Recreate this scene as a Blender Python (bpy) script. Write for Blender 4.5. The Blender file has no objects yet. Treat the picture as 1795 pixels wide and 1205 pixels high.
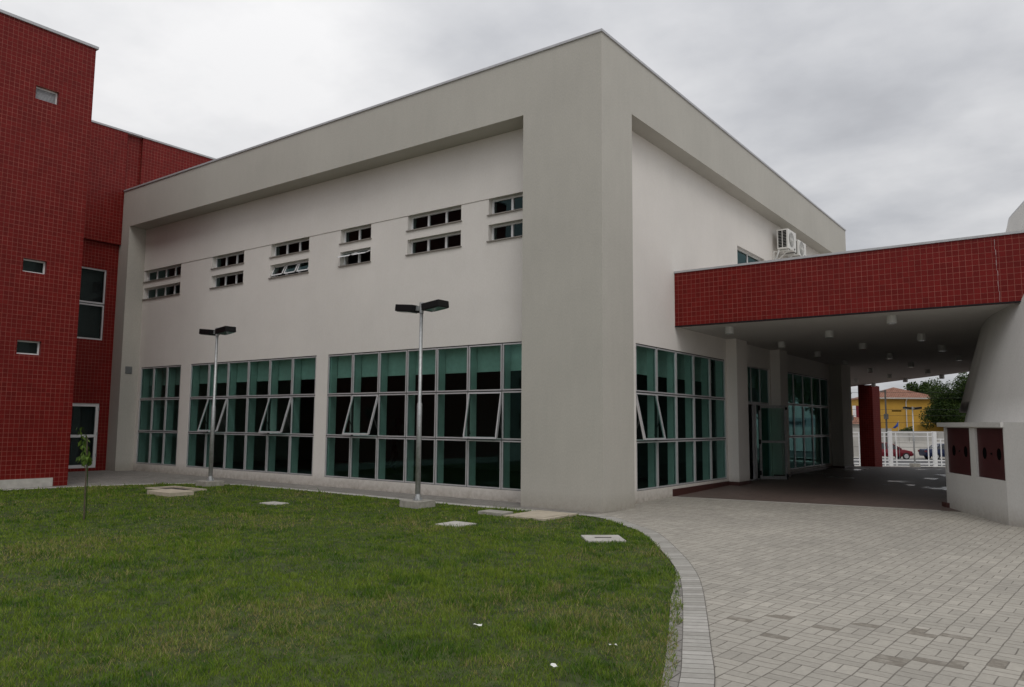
import bpy, bmesh, math, random
import numpy as np
from mathutils import Vector, Matrix
random.seed(7); RNG=np.random.default_rng(7)
sc=bpy.context.scene; C=sc.collection
PI=math.pi; R=math.radians
# ------------------------------------------------------------------ materials
def newmat(name):
    m=bpy.data.materials.new(name); m.use_nodes=True
    nt=m.node_tree; b=nt.nodes['Principled BSDF']; return m,nt,b
def nd(nt,t,**k):
    n=nt.nodes.new(t)
    for a,v in k.items():
        if a in n.inputs.keys(): n.inputs[a].default_value=v
        else: setattr(n,a,v)
    return n
def lk(nt,a,b): nt.links.new(a,b)
def pos(nt): return nd(nt,'ShaderNodeNewGeometry').outputs['Position']
def noise(nt,vec,scale,detail=4,rough=.55,stretch=None):
    if stretch:
        mp=nd(nt,'ShaderNodeMapping'); mp.inputs['Scale'].default_value=stretch; lk(nt,vec,mp.inputs['Vector']); vec=mp.outputs[0]
    n=nd(nt,'ShaderNodeTexNoise'); n.inputs['Scale'].default_value=scale; n.inputs['Detail'].default_value=detail
    n.inputs['Roughness'].default_value=rough; lk(nt,vec,n.inputs['Vector']); return n.outputs['Fac']
def ramp(nt,fac,stops):
    r=nd(nt,'ShaderNodeValToRGB'); e=r.color_ramp.elements
    while len(e)<len(stops): e.new(.5)
    for i,(p,c) in enumerate(stops):
        e[i].position=p; e[i].color=(*c,1) if len(c)==3 else c
    lk(nt,fac,r.inputs[0]); return r.outputs[0]
def mix(nt,fac,a,b,mode='MIX'):
    m=nd(nt,'ShaderNodeMix',data_type='RGBA',blend_type=mode)
    for s,v in ((m.inputs[0],fac),(m.inputs[6],a),(m.inputs[7],b)):
        if hasattr(v,'node'): lk(nt,v,s)
        elif isinstance(v,(int,float)): s.default_value=v
        else: s.default_value=(*v,1)
    return m.outputs[2]
def mth(nt,op,a,b=None,c=None):
    m=nd(nt,'ShaderNodeMath',operation=op)
    for i,v in enumerate((a,b,c)):
        if v is None: continue
        if hasattr(v,'node'): lk(nt,v,m.inputs[i])
        else: m.inputs[i].default_value=v
    return m.outputs[0]
def bump(nt,b,h,strength=.3,dist=.01):
    bp=nd(nt,'ShaderNodeBump'); bp.inputs['Strength'].default_value=strength; bp.inputs['Distance'].default_value=dist
    lk(nt,h,bp.inputs['Height']); lk(nt,bp.outputs[0],b.inputs['Normal'])
def plaster(name,c,stain=.10,dirt=0.0,b1=.5):
    m,nt,b=newmat(name); p=pos(nt)
    n1=noise(nt,p,.5,5,.6); n2=noise(nt,p,6,4,.6,(1,1,.22)); n3=noise(nt,p,55,3,.7,(1,1,.45))
    d=tuple(v*(1-stain) for v in c); l=tuple(min(1,v*(1+stain*.6)) for v in c)
    c1=ramp(nt,n1,[(.3,d),(.7,l)])
    c2=mix(nt,.22,c1,ramp(nt,n2,[(.35,(.46,.46,.46)),(.65,(.535,.535,.535))]),'OVERLAY')
    c3=mix(nt,.35,c2,ramp(nt,n3,[(.3,(.36,.36,.36)),(.7,(.6,.6,.6))]),'OVERLAY')
    if dirt:
        sx=nd(nt,'ShaderNodeSeparateXYZ'); lk(nt,p,sx.inputs[0])
        f=mth(nt,'MULTIPLY',mth(nt,'SUBTRACT',1,mth(nt,'DIVIDE',sx.outputs[2],.35)),noise(nt,p,9,5,.7))
        f=nd(nt,'ShaderNodeClamp').inputs[0].node if False else f
        cl=nd(nt,'ShaderNodeClamp'); lk(nt,mth(nt,'MULTIPLY',f,dirt),cl.inputs[0])
        c3=mix(nt,cl.outputs[0],c3,(.26,.22,.17))
    lk(nt,c3,b.inputs['Base Color']); b.inputs['Roughness'].default_value=.9
    bump(nt,b,n3,b1,.006); return m
def simple(name,c,rough=.6,metal=0,var=.08,scale=8,bmp=0,spec=None):
    m,nt,b=newmat(name); p=pos(nt); n=noise(nt,p,scale,4,.6)
    lk(nt,ramp(nt,n,[(.3,tuple(v*(1-var) for v in c)),(.7,tuple(min(1,v*(1+var)) for v in c))]),b.inputs['Base Color'])
    b.inputs['Roughness'].default_value=rough; b.inputs['Metallic'].default_value=metal
    if spec is not None: b.inputs['Specular IOR Level'].default_value=spec
    if bmp: bump(nt,b,noise(nt,p,scale*6,3,.6),bmp,.005)
    return m
def gridline(nt,s,period,w):  # 1 on the joint
    f=mth(nt,'ABSOLUTE',mth(nt,'SUBTRACT',mth(nt,'FRACT',mth(nt,'DIVIDE',s,period)),.5))
    return mth(nt,'GREATER_THAN',f,.5-w/period/2)
def tiles(name,c=(.150,.0092,.0075),g=(.33,.115,.09),per=.11,w=.0066,rg=.36,sp=.18):
    m,nt,b=newmat(name); p=pos(nt)
    sx=nd(nt,'ShaderNodeSeparateXYZ'); lk(nt,p,sx.inputs[0])
    gn=nd(nt,'ShaderNodeNewGeometry'); sn=nd(nt,'ShaderNodeSeparateXYZ'); lk(nt,gn.outputs['True Normal'],sn.inputs[0])
    # pick horizontal coordinate by face direction
    useY=mth(nt,'GREATER_THAN',mth(nt,'ABSOLUTE',sn.outputs[0]),.5)
    mh=nd(nt,'ShaderNodeMix'); lk(nt,useY,mh.inputs[0]); lk(nt,sx.outputs[0],mh.inputs[2]); lk(nt,sx.outputs[1],mh.inputs[3])
    h=mh.outputs[0]; z=sx.outputs[2]
    j=mth(nt,'MAXIMUM',gridline(nt,h,per,w),gridline(nt,z,per,w))
    cb=nd(nt,'ShaderNodeCombineXYZ'); lk(nt,mth(nt,'FLOOR',mth(nt,'DIVIDE',h,per)),cb.inputs[0]); lk(nt,mth(nt,'FLOOR',mth(nt,'DIVIDE',z,per)),cb.inputs[1])
    # joints centred on .5 fraction -> tile index offset
    wn=nd(nt,'ShaderNodeTexWhiteNoise',noise_dimensions='2D')
    ad=nd(nt,'ShaderNodeVectorMath',operation='ADD'); ad.inputs[1].default_value=(0,0,0)
    cb2=nd(nt,'ShaderNodeCombineXYZ')
    lk(nt,mth(nt,'FLOOR',mth(nt,'DIVIDE',h,per)),cb2.inputs[0]); lk(nt,mth(nt,'FLOOR',mth(nt,'DIVIDE',z,per)),cb2.inputs[1])
    lk(nt,cb2.outputs[0],ad.inputs[0]); lk(nt,ad.outputs[0],wn.inputs['Vector'])
    tc=ramp(nt,wn.outputs['Value'],[(0,tuple(v*.88 for v in c)),(1,tuple(v*1.12 for v in c))])
    tc=mix(nt,.2,tc,ramp(nt,noise(nt,p,1.1,5,.65),[(.3,(.3,.3,.3)),(.7,(.66,.66,.66))]),'OVERLAY')
    gc=ramp(nt,noise(nt,p,2.5,4,.6),[(.3,tuple(v*.6 for v in g)),(.7,tuple(v*1.1 for v in g))])
    col=mix(nt,j,tc,gc)
    # lime bloom low on the wall: white scuffs
    sc1=ramp(nt,noise(nt,p,7,6,.75),[(.70,(0,0,0)),(.76,(1,1,1))])
    low=nd(nt,'ShaderNodeMapRange'); low.inputs[1].default_value=.9; low.inputs[2].default_value=0.1; lk(nt,z,low.inputs[0])
    col=mix(nt,mth(nt,'MULTIPLY',mth(nt,'MULTIPLY',sc1,low.outputs[0]),.35),col,(.5,.36,.33))
    lk(nt,col,b.inputs['Base Color'])
    lk(nt,ramp(nt,j,[(0,(rg,)*3),(1,(.85,)*3)]),b.inputs['Roughness'])
    b.inputs['Specular IOR Level'].default_value=sp
    bump(nt,b,mth(nt,'ADD',mth(nt,'SUBTRACT',1,j),mth(nt,'MULTIPLY',wn.outputs['Value'],.25)),.35,.004)
    return m
def pavers(name,base,joint,cell=.215,rot=0.0,jw=.011,stain=True,rough=.85,var=.22,wet=False):
    m,nt,b=newmat(name); p0=pos(nt)
    mp=nd(nt,'ShaderNodeMapping'); mp.inputs['Rotation'].default_value=(0,0,rot); lk(nt,p0,mp.inputs['Vector'])
    wob=nd(nt,'ShaderNodeTexNoise'); wob.inputs['Scale'].default_value=3.2; wob.inputs['Detail'].default_value=3; lk(nt,p0,wob.inputs['Vector'])
    va=nd(nt,'ShaderNodeVectorMath',operation='MULTIPLY_ADD'); va.inputs[1].default_value=(.028,.028,0); lk(nt,wob.outputs['Color'],va.inputs[0]); lk(nt,mp.outputs[0],va.inputs[2])
    sx=nd(nt,'ShaderNodeSeparateXYZ'); lk(nt,va.outputs[0],sx.inputs[0])
    x=mth(nt,'DIVIDE',sx.outputs[0],cell); y=mth(nt,'DIVIDE',sx.outputs[1],cell)
    cx=mth(nt,'FLOOR',x); cy=mth(nt,'FLOOR',y); fx=mth(nt,'FRACT',x); fy=mth(nt,'FRACT',y)
    par=mth(nt,'ABSOLUTE',mth(nt,'MODULO',mth(nt,'ADD',cx,cy),2))  # 0/1
    par=mth(nt,'GREATER_THAN',par,.5)
    hw=jw/cell/2
    def edge(f): return mth(nt,'GREATER_THAN',mth(nt,'ABSOLUTE',mth(nt,'SUBTRACT',f,.5)),.5-hw)
    mid=lambda f: mth(nt,'LESS_THAN',mth(nt,'ABSOLUTE',mth(nt,'SUBTRACT',f,.5)),hw)
    mm=nd(nt,'ShaderNodeMix'); lk(nt,par,mm.inputs[0]); lk(nt,mid(fx),mm.inputs[2]); lk(nt,mid(fy),mm.inputs[3])
    j=mth(nt,'MAXIMUM',mth(nt,'MAXIMUM',edge(fx),edge(fy)),mm.outputs[0])
    hs=nd(nt,'ShaderNodeMix'); lk(nt,par,hs.inputs[0]); lk(nt,mth(nt,'GREATER_THAN',fx,.5),hs.inputs[2]); lk(nt,mth(nt,'GREATER_THAN',fy,.5),hs.inputs[3])
    cb=nd(nt,'ShaderNodeCombineXYZ'); lk(nt,cx,cb.inputs[0]); lk(nt,cy,cb.inputs[1]); lk(nt,hs.outputs[0],cb.inputs[2])
    wn=nd(nt,'ShaderNodeTexWhiteNoise',noise_dimensions='3D'); lk(nt,cb.outputs[0],wn.inputs['Vector'])
    lo=tuple(v*(1-var) for v in base); hi=tuple(v*(1+var*.7) for v in base)
    c=ramp(nt,wn.outputs['Value'],[(0,lo),(.12,tuple(v*.93 for v in base)),(.85,tuple(v*1.04 for v in base)),(1,hi)])
    dist=nd(nt,'ShaderNodeVectorMath',operation='DISTANCE'); dist.inputs[1].default_value=(6.1,-6.25,0)
    st2=nd(nt,'ShaderNodeVectorMath',operation='MULTIPLY'); st2.inputs[1].default_value=(1,1.9,1)
    st3=nd(nt,'ShaderNodeVectorMath',operation='SUBTRACT'); lk(nt,p0,st3.inputs[0]); st3.inputs[1].default_value=(6.1,-6.25,0); lk(nt,st3.outputs[0],st2.inputs[0]); dist.inputs[1].default_value=(0,0,0); lk(nt,st2.outputs[0],dist.inputs[0])
    zone=mth(nt,'LESS_THAN',mth(nt,'ADD',dist.outputs['Value'],mth(nt,'MULTIPLY',noise(nt,p0,1.4,2,.5),1.2)),2.0)
    if stain:   # missing blocks showing sand, in clusters
        dk=mth(nt,'MULTIPLY',mth(nt,'GREATER_THAN',wn.outputs['Value'],.86),zone)
        c=mix(nt,mth(nt,'MULTIPLY',mth(nt,'MULTIPLY',dk,.75),ramp(nt,noise(nt,p0,9,4,.7),[(.35,(.5,)*3),(.55,(1,)*3)])),c,(.125,.105,.08))
    c=mix(nt,.6,c,ramp(nt,noise(nt,p0,.45,5,.62),[(.3,(.38,.38,.375)),(.7,(.60,.595,.58))]),'OVERLAY')
    c=mix(nt,.30,c,ramp(nt,noise(nt,p0,22,5,.7),[(.3,(.3,.3,.3)),(.7,(.68,.68,.68))]),'OVERLAY')
    spl=ramp(nt,noise(nt,p0,2.1,7,.8),[(.69,(0,0,0)),(.73,(1,1,1))])
    c=mix(nt,mth(nt,'MULTIPLY',spl,.35),c,tuple(min(1,v*1.5) for v in base))
    jn=mth(nt,'MULTIPLY',j,ramp(nt,noise(nt,p0,6,3,.6),[(.3,(.55,)*3),(.6,(1,)*3)]))
    c=mix(nt,jn,c,joint)
    if wet:
        sep_=nd(nt,'ShaderNodeSeparateXYZ'); lk(nt,p0,sep_.inputs[0])
        wm=ramp(nt,noise(nt,p0,.75,3,.5,(1,.6,1)),[(.59,(0,)*3),(.64,(1,)*3)])
        bk_=mth(nt,'GREATER_THAN',sep_.outputs[1],9.5); wm=mth(nt,'MULTIPLY',wm,bk_)
        c=mix(nt,mth(nt,'MULTIPLY',wm,.6),c,(.04,.03,.027))
        lk(nt,ramp(nt,wm,[(0,(rough,)*3),(1,(.2,)*3)]),b.inputs['Roughness'])
    else: b.inputs['Roughness'].default_value=rough
    lk(nt,c,b.inputs['Base Color'])
    h=mth(nt,'ADD',mth(nt,'SUBTRACT',1,j),mth(nt,'MULTIPLY',wn.outputs['Value'],.35))
    bump(nt,b,h,.5,.006)
    return m
def glassmat(name,tint,gloss=(.85,.95,.92),extra=0.0,rough=0.0,ior=1.52):
    m=bpy.data.materials.new(name); m.use_nodes=True; nt=m.node_tree; nt.nodes.clear()
    out=nd(nt,'ShaderNodeOutputMaterial'); tr=nd(nt,'ShaderNodeBsdfTransparent'); tr.inputs[0].default_value=(*tint,1)
    gl=nd(nt,'ShaderNodeBsdfGlossy'); gl.inputs['Color'].default_value=(*gloss,1); gl.inputs['Roughness'].default_value=rough
    fr=nd(nt,'ShaderNodeFresnel'); fr.inputs[0].default_value=ior
    f=mth(nt,'ADD',mth(nt,'MULTIPLY',fr.outputs[0],.72),extra)
    cl=nd(nt,'ShaderNodeClamp'); lk(nt,f,cl.inputs[0])
    # slow waviness of float glass
    n=noise(nt,pos(nt),.9,2,.5); bp=nd(nt,'ShaderNodeBump'); bp.inputs['Strength'].default_value=.05; bp.inputs['Distance'].default_value=.02
    lk(nt,n,bp.inputs['Height']); lk(nt,bp.outputs[0],gl.inputs['Normal'])
    ms=nd(nt,'ShaderNodeMixShader'); lk(nt,cl.outputs[0],ms.inputs[0]); lk(nt,tr.outputs[0],ms.inputs[1]); lk(nt,gl.outputs[0],ms.inputs[2]); lk(nt,ms.outputs[0],out.inputs[0])
    return m
M={}
M['white']=plaster('white_plaster',(.76,.725,.68),.06,1.2)
M['grey']=plaster('grey_plaster',(.485,.465,.415),.06,.9)
M['counter']=plaster('counter_plaster',(.60,.59,.565),.06,1.0)
M['leanwall']=plaster('auditorium_plaster',(.54,.525,.50),.07,0)
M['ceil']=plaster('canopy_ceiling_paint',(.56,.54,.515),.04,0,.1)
M['tile']=tiles('red_tile'); M['tilem']=tiles('darkened_red_tile',c=(.085,.008,.007),g=(.17,.06,.05),rg=.7,sp=.05)  # second tile is a darkened, matt copy so the column looks less lit
M['pave']=pavers('grey_pavers',(.375,.35,.305),(.135,.12,.10),rot=R(4),jw=.010,var=.16)
M['apron']=pavers('apron_pavers',(.25,.235,.215),(.08,.07,.062),rot=R(0),stain=False,var=.3)
M['floor']=pavers('canopy_floor_pavers',(.135,.098,.085),(.19,.15,.13),rot=R(0),stain=False,rough=.55,var=.15,jw=.006,wet=True)
M['coping']=simple('coping_metal',(.46,.46,.475),.5,.2)
M['alu']=simple('anodised_aluminium',(.58,.58,.59),.42,.35,.05)
M['alud']=simple('gap_gasket',(.05,.05,.05),.7)
M['fin']=simple('mullion_paint',(.80,.84,.82),.5,.0,.06)
M['whiteframe']=simple('white_window_frame',(.72,.72,.72),.4,0,.04)
M['sill']=simple('granite_sill',(.26,.235,.21),.5,0,.25,60)
M['glass']=glassmat('green_glass',(.52,.735,.675),gloss=(.42,.82,.78))
M['dglass']=glassmat('clear_glass',(.55,.58,.58),gloss=(.5,.8,.8))
M['interior']=simple('unlit_interior_wall',(.085,.085,.085),.8)  # wall colour darkened to stand in for unlit rooms
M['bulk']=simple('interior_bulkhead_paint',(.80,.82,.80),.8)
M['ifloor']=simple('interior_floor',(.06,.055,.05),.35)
M['black']=simple('black_lamp_metal',(.006,.006,.0065),.5,spec=.25)
M['lglass']=simple('lamp_lens',(.13,.20,.18),.12)
M['galv']=simple('galvanised_steel',(.42,.43,.43),.42,.6,.18,14)
M['conc']=simple('concrete',(.34,.32,.28),.9,0,.22,9,.5)
M['concb']=simple('beige_concrete',(.46,.40,.31),.9,0,.15,7,.5)
M['concl']=simple('light_concrete',(.46,.44,.40),.9,0,.16,5,.4)
M['hole']=simple('pit_shade',(.05,.04,.035),.95,0,.3,20)  # dark colour painted for the shade in the pit and the cover slot
M['skirt']=simple('dark_red_skirting',(.065,.022,.018),.5,0,.15,12)
M['reddoor']=simple('maroon_sheet_metal',(.052,.010,.011),.5,0,.15,5)
M['darkhole']=simple('painted_void_shade',(.004,.004,.004),1,spec=0)  # flat black painted in place of the shade inside holes and slots
M['soil']=simple('lawn_soil',(.045,.060,.012),1,0,.6,5,.8)
M['acw']=simple('ac_casing',(.72,.71,.67),.5,0,.05)
M['acg']=simple('ac_grille',(.20,.21,.21),.5,.2)
M['fence']=simple('white_painted_steel',(.78,.78,.78),.5,0,.05)
M['asph']=simple('asphalt',(.075,.075,.077),.9,0,.2,3,.4)
M['wallw']=plaster('street_wall_plaster',(.43,.415,.385),.22,0)
M['hw']=plaster('house_trim',(.6,.58,.54),.1,0)
M['yellow']=plaster('yellow_house_paint',(.50,.29,.045),.10,0)
M['tyre']=simple('tyre',(.02,.02,.02),.9)
M['rim']=simple('wheel_rim',(.55,.55,.56),.35,.7)
M['carred']=simple('car_paint_red',(.17,.012,.022),.25,.2,.02)
M['carblue']=simple('car_paint_blue',(.018,.028,.075),.25,.3,.02)
M['carglass']=simple('car_glass',(.03,.035,.04),.08)
M['bark']=simple('bark',(.09,.07,.05),.95,0,.3,12,.6)
M['pole']=simple('utility_pole',(.10,.095,.085),.9,0,.2)
M['wire']=simple('cable',(.02,.02,.02),.8)
M['lampw']=simple('white_downlight',(.55,.55,.53),.5,0,.04)
M['cloth']=simple('dark_cloth',(.03,.03,.035),.9); M['skin']=simple('skin',(.25,.15,.10),.6); M['hair']=simple('hair',(.015,.012,.01),.8)
M['blue']=simple('blue_cloth',(.03,.09,.42),.8)
M['paper']=simple('litter_paper',(.75,.74,.70),.8)
def rooftile():
    m,nt,b=newmat('terracotta_roof'); p=pos(nt)
    w=nd(nt,'ShaderNodeTexWave',wave_type='BANDS',bands_direction='X'); w.inputs['Scale'].default_value=1.6; w.inputs['Distortion'].default_value=1; lk(nt,p,w.inputs['Vector'])
    c=ramp(nt,noise(nt,p,3,4,.7),[(.3,(.16,.062,.035)),(.7,(.30,.15,.10))])
    c=mix(nt,.5,c,ramp(nt,w.outputs['Fac'],[(0,(.28,)*3),(1,(.62,)*3)]),'OVERLAY'); lk(nt,c,b.inputs['Base Color']); b.inputs['Roughness'].default_value=.9
    return m
M['roof']=rooftile()
def leafmat(name,c1,c2,c3):
    m,nt,b=newmat(name); a=nd(nt,'ShaderNodeAttribute',attribute_name='var')
    lk(nt,ramp(nt,a.outputs['Fac'],[(0,c1),(.5,c2),(1,c3)]),b.inputs['Base Color']); b.inputs['Roughness'].default_value=.6
    b.inputs['Specular IOR Level'].default_value=.25
    try: b.inputs['Subsurface Weight'].default_value=0
    except Exception: pass
    tr=nd(nt,'ShaderNodeBsdfTranslucent'); lk(nt,b.inputs['Base Color'].links[0].from_socket,tr.inputs[0])
    ms=nd(nt,'ShaderNodeMixShader'); ms.inputs[0].default_value=.3
    out=nt.nodes['Material Output']; lk(nt,b.outputs[0],ms.inputs[1]); lk(nt,tr.outputs[0],ms.inputs[2]); lk(nt,ms.outputs[0],out.inputs[0])
    return m
M['leaf']=leafmat('tree_leaves',(.014,.030,.007),(.032,.062,.012),(.075,.11,.022))
M['sapleaf']=leafmat('sapling_leaves',(.04,.08,.012),(.08,.14,.02),(.14,.22,.04))
M['grassb']=leafmat('grass_blades',(.045,.122,.008),(.19,.275,.024),(.36,.28,.14))
def kerbmat():
    m,nt,b=newmat('header_course_pavers'); uv=nd(nt,'ShaderNodeUVMap'); sx=nd(nt,'ShaderNodeSeparateXYZ'); lk(nt,uv.outputs[0],sx.inputs[0]); p=pos(nt)
    u=mth(nt,'DIVIDE',sx.outputs[0],.105); fu=mth(nt,'FRACT',u)
    j=mth(nt,'MAXIMUM',mth(nt,'GREATER_THAN',mth(nt,'ABSOLUTE',mth(nt,'SUBTRACT',fu,.5)),.455),mth(nt,'GREATER_THAN',mth(nt,'ABSOLUTE',mth(nt,'SUBTRACT',sx.outputs[1],.5)),.475))
    wn=nd(nt,'ShaderNodeTexWhiteNoise',noise_dimensions='1D'); lk(nt,mth(nt,'FLOOR',u),wn.inputs['W'])
    c=ramp(nt,wn.outputs['Value'],[(0,(.30,.285,.255)),(.5,(.37,.355,.32)),(1,(.44,.42,.385))])
    c=mix(nt,.35,c,ramp(nt,noise(nt,p,14,5,.7),[(.3,(.32,)*3),(.7,(.66,)*3)]),'OVERLAY')
    c=mix(nt,j,c,(.10,.09,.078)); lk(nt,c,b.inputs['Base Color']); b.inputs['Roughness'].default_value=.88
    bump(nt,b,mth(nt,'SUBTRACT',1,j),.5,.006); return m
M['kerb']=kerbmat()
# ------------------------------------------------------------------ mesh helpers
class MB:
    def __init__(s): s.v=[]; s.f=[]
    def quad(s,*p):
        i=len(s.v); s.v+= [tuple(q) for q in p]; s.f.append(tuple(range(i,i+len(p)))); return s
    def box(s,x0,x1,y0,y1,z0,z1,M4=None):
        x0,x1=sorted((x0,x1)); y0,y1=sorted((y0,y1)); z0,z1=sorted((z0,z1))
        i=len(s.v); P=[(x,y,z) for z in (z0,z1) for y in (y0,y1) for x in (x0,x1)]
        if M4 is not None: P=[tuple(M4@Vector(q)) for q in P]
        s.v+=P
        s.f+=[tuple(i+k for k in q) for q in ((0,2,3,1),(4,5,7,6),(0,1,5,4),(2,6,7,3),(0,4,6,2),(1,3,7,5))]; return s
    def tube(s,pts,r,n=10,caps=True):
        rr=r if hasattr(r,'__len__') else [r]*len(pts); base=len(s.v); pts=[Vector(p) for p in pts]
        for k,p in enumerate(pts):
            t=(pts[min(k+1,len(pts)-1)]-pts[max(k-1,0)]).normalized()
            a=t.orthogonal() if abs(t.z)<.9 else t.cross(Vector((0,1,0))); a.normalize(); b=t.cross(a)
            for q in range(n):
                an=2*PI*q/n; s.v.append(tuple(p+(a*math.cos(an)+b*math.sin(an))*rr[k]))
        for k in range(len(pts)-1):
            for q in range(n):
                s.f.append((base+k*n+q,base+k*n+(q+1)%n,base+(k+1)*n+(q+1)%n,base+(k+1)*n+q))
        if caps: s.f.append(tuple(base+q for q in range(n-1,-1,-1))); s.f.append(tuple(base+(len(pts)-1)*n+q for q in range(n)))
        return s
    def prism(s,poly,z0,z1):
        n=len(poly); i=len(s.v); s.v+=[(x,y,z0) for x,y in poly]+[(x,y,z1) for x,y in poly]
        s.f.append(tuple(range(i+n-1,i-1,-1))); s.f.append(tuple(range(i+n,i+2*n)))
        for k in range(n): s.f.append((i+k,i+(k+1)%n,i+n+(k+1)%n,i+n+k))
        return s
    def build(s,name,mat,parent=None,bevel=0,smooth=False):
        me=bpy.data.meshes.new(name); me.from_pydata(s.v,[],s.f)
        if bevel or smooth:
            bm=bmesh.new(); bm.from_mesh(me)
            if bevel:
                bmesh.ops.remove_doubles(bm,verts=bm.verts,dist=1e-5)
                bmesh.ops.bevel(bm,geom=[e for e in bm.edges if e.is_manifold and e.calc_face_angle(0)>.5],offset=bevel,segments=2,affect='EDGES',profile=.6)
            bm.to_mesh(me); bm.free()
        if smooth:
            me.polygons.foreach_set('use_smooth',[True]*len(me.polygons))
        me.materials.append(M[mat] if isinstance(mat,str) else mat)
        o=bpy.data.objects.new(name,me); C.objects.link(o)
        if parent: o.parent=parent
        return o
def tag(o,label=None,cat=None,group=None,kind=None):
    for k,v in (('label',label),('category',cat),('group',group),('kind',kind)):
        if v: o[k]=v
    return o
def thing(name,label,cat,loc=(0,0,0),rz=0,group=None):
    o=bpy.data.objects.new(name,None); C.objects.link(o); o.location=loc; o.rotation_euler=(0,0,rz); return tag(o,label,cat,group)
def copy_tree(o,parent=None):
    c=o.copy(); C.objects.link(c); c.parent=parent
    for ch in list(o.children): copy_tree(ch,c)
    return c
# planar frames: (u, d, z) -> world ; d = depth inwards
def fA(y0): return lambda u,d,z:(u,y0+d,z)          # faces -Y
def fB(x0): return lambda u,d,z:(x0-d,u,z)          # faces +X
def fbox(mb,F,u0,u1,d0,d1,z0,z1):
    a=F(u0,d0,z0); b=F(u1,d1,z1); return mb.box(a[0],b[0],a[1],b[1],a[2],b[2])
def wall(mb,F,u0,u1,z0,z1,holes,th):
    us=sorted({u0,u1,*[h[0] for h in holes],*[h[1] for h in holes]}); zs=sorted({z0,z1,*[h[2] for h in holes],*[h[3] for h in holes]})
    us=[u for u in us if u0<=u<=u1]; zs=[z for z in zs if z0<=z<=z1]
    def solid(i,k):
        if i<0 or k<0 or i>=len(us)-1 or k>=len(zs)-1: return False
        u=(us[i]+us[i+1])/2; z=(zs[k]+zs[k+1])/2
        return not any(h[0]<u<h[1] and h[2]<z<h[3] for h in holes)
    for i in range(len(us)-1):
        for k in range(len(zs)-1):
            if not solid(i,k): continue
            a,b,c,d=us[i],us[i+1],zs[k],zs[k+1]
            mb.quad(F(a,0,c),F(b,0,c),F(b,0,d),F(a,0,d)); mb.quad(F(a,th,c),F(a,th,d),F(b,th,d),F(b,th,c))
            if not solid(i-1,k): mb.quad(F(a,0,c),F(a,0,d),F(a,th,d),F(a,th,c))
            if not solid(i+1,k): mb.quad(F(b,0,c),F(b,th,c),F(b,th,d),F(b,0,d))
            if not solid(i,k-1): mb.quad(F(a,0,c),F(a,th,c),F(b,th,c),F(b,0,c))
            if not solid(i,k+1): mb.quad(F(a,0,d),F(b,0,d),F(b,th,d),F(a,th,d))
    return mb
def ring(mb,F,u0,u1,z0,z1,w,d0,d1):
    fbox(mb,F,u0,u0+w,d0,d1,z0,z1); fbox(mb,F,u1-w,u1,d0,d1,z0,z1)
    fbox(mb,F,u0+w,u1-w,d0,d1,z0,z0+w); fbox(mb,F,u0+w,u1-w,d0,d1,z1-w,z1)
# ------------------------------------------------------------------ ground heights
NX,NY=-.51,.86
def sval(x,y): return (x-7.3)*NX+(y+12.76)*NY
def gz(x,y):
    s=sval(x,y)
    return float(np.interp(s,[-1e5,14,17,31.5,41,55,61,1e5],[0,0,.06,.10,-.42,-1.08,-1.25,-1.25]))
# ------------------------------------------------------------------ main grey and white building
L=18.76; wA=1.89; wB=1.26; FZ=8.12; HC=9.39; RA=.59; RB=.425; LB=19.39; LI=18.14
bld=thing('office_building','long two storey white plaster building with a wide grey frame and green glass windows','building')
fr=MB()
fr.box(-L,0,0,RA+.3,FZ,HC-.0)                 # fascia over the lawn side
fr.box(-RB-.3,0,RA+.3,LB,FZ,HC)               # fascia over the canopy side
fr.box(-wA,0,0,RA+.3,-.3,FZ); fr.box(-RB-.3,0,RA+.3,wB,-.3,FZ)   # corner pier
fr.box(-L,-LI,0,RA+.3,-.3,FZ)                 # far left pier
fr.box(-RB-.3,0,17.93,LB,-.3,FZ)              # far right pier
fr.build('grey_frame','grey',bld)
cp=MB()
cp.box(-L,.03,-.03,.26,HC,HC+.05); cp.box(-.26,.03,.26,LB+.03,HC,HC+.05)
cp.build('roof_coping','coping',bld)
SW=[(-18.10,-15.86,4),(-14.12,-12.47,3),(-11.19,-9.50,3),(-8.22,-7.07,2),(-5.78,-4.07,3),(-3.26,-1.56,3)]
ZU,ZL=(6.31,6.68),(5.71,6.08)
GA=[(-17.99,-15.55,3),(-15.01,-9.03,6),(-8.57,-1.89,7)]
ZG=(.235,3.40)
holes=[(a,b,*z) for a,b,_ in SW for z in (ZU,ZL)]+[(a,b,*ZG) for a,b,_ in GA]
FA=fA(RA); FAu=fA(RA-.015)
w=MB(); wall(w,FA,-LI,-wA+.0,-.3,6.68,holes,.28)
wall(w,FAu,-LI,-wA,6.683,FZ-.002,[],.30)
w.build('wall','white',bld)
DB=(8.70,11.0,.06,3.36)
GB=[(2.18,7.34,5),(12.35,17.70,5)]
FB=fB(-RB)
holesB=[(a,b,*ZG) for a,b,_ in GB]+[DB,(8.45,10.80,5.72,6.76)]
w=MB(); wall(w,FB,wB,17.93,-.3,FZ-.002,holesB,.28)
w.build('wall','white',bld)
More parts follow.
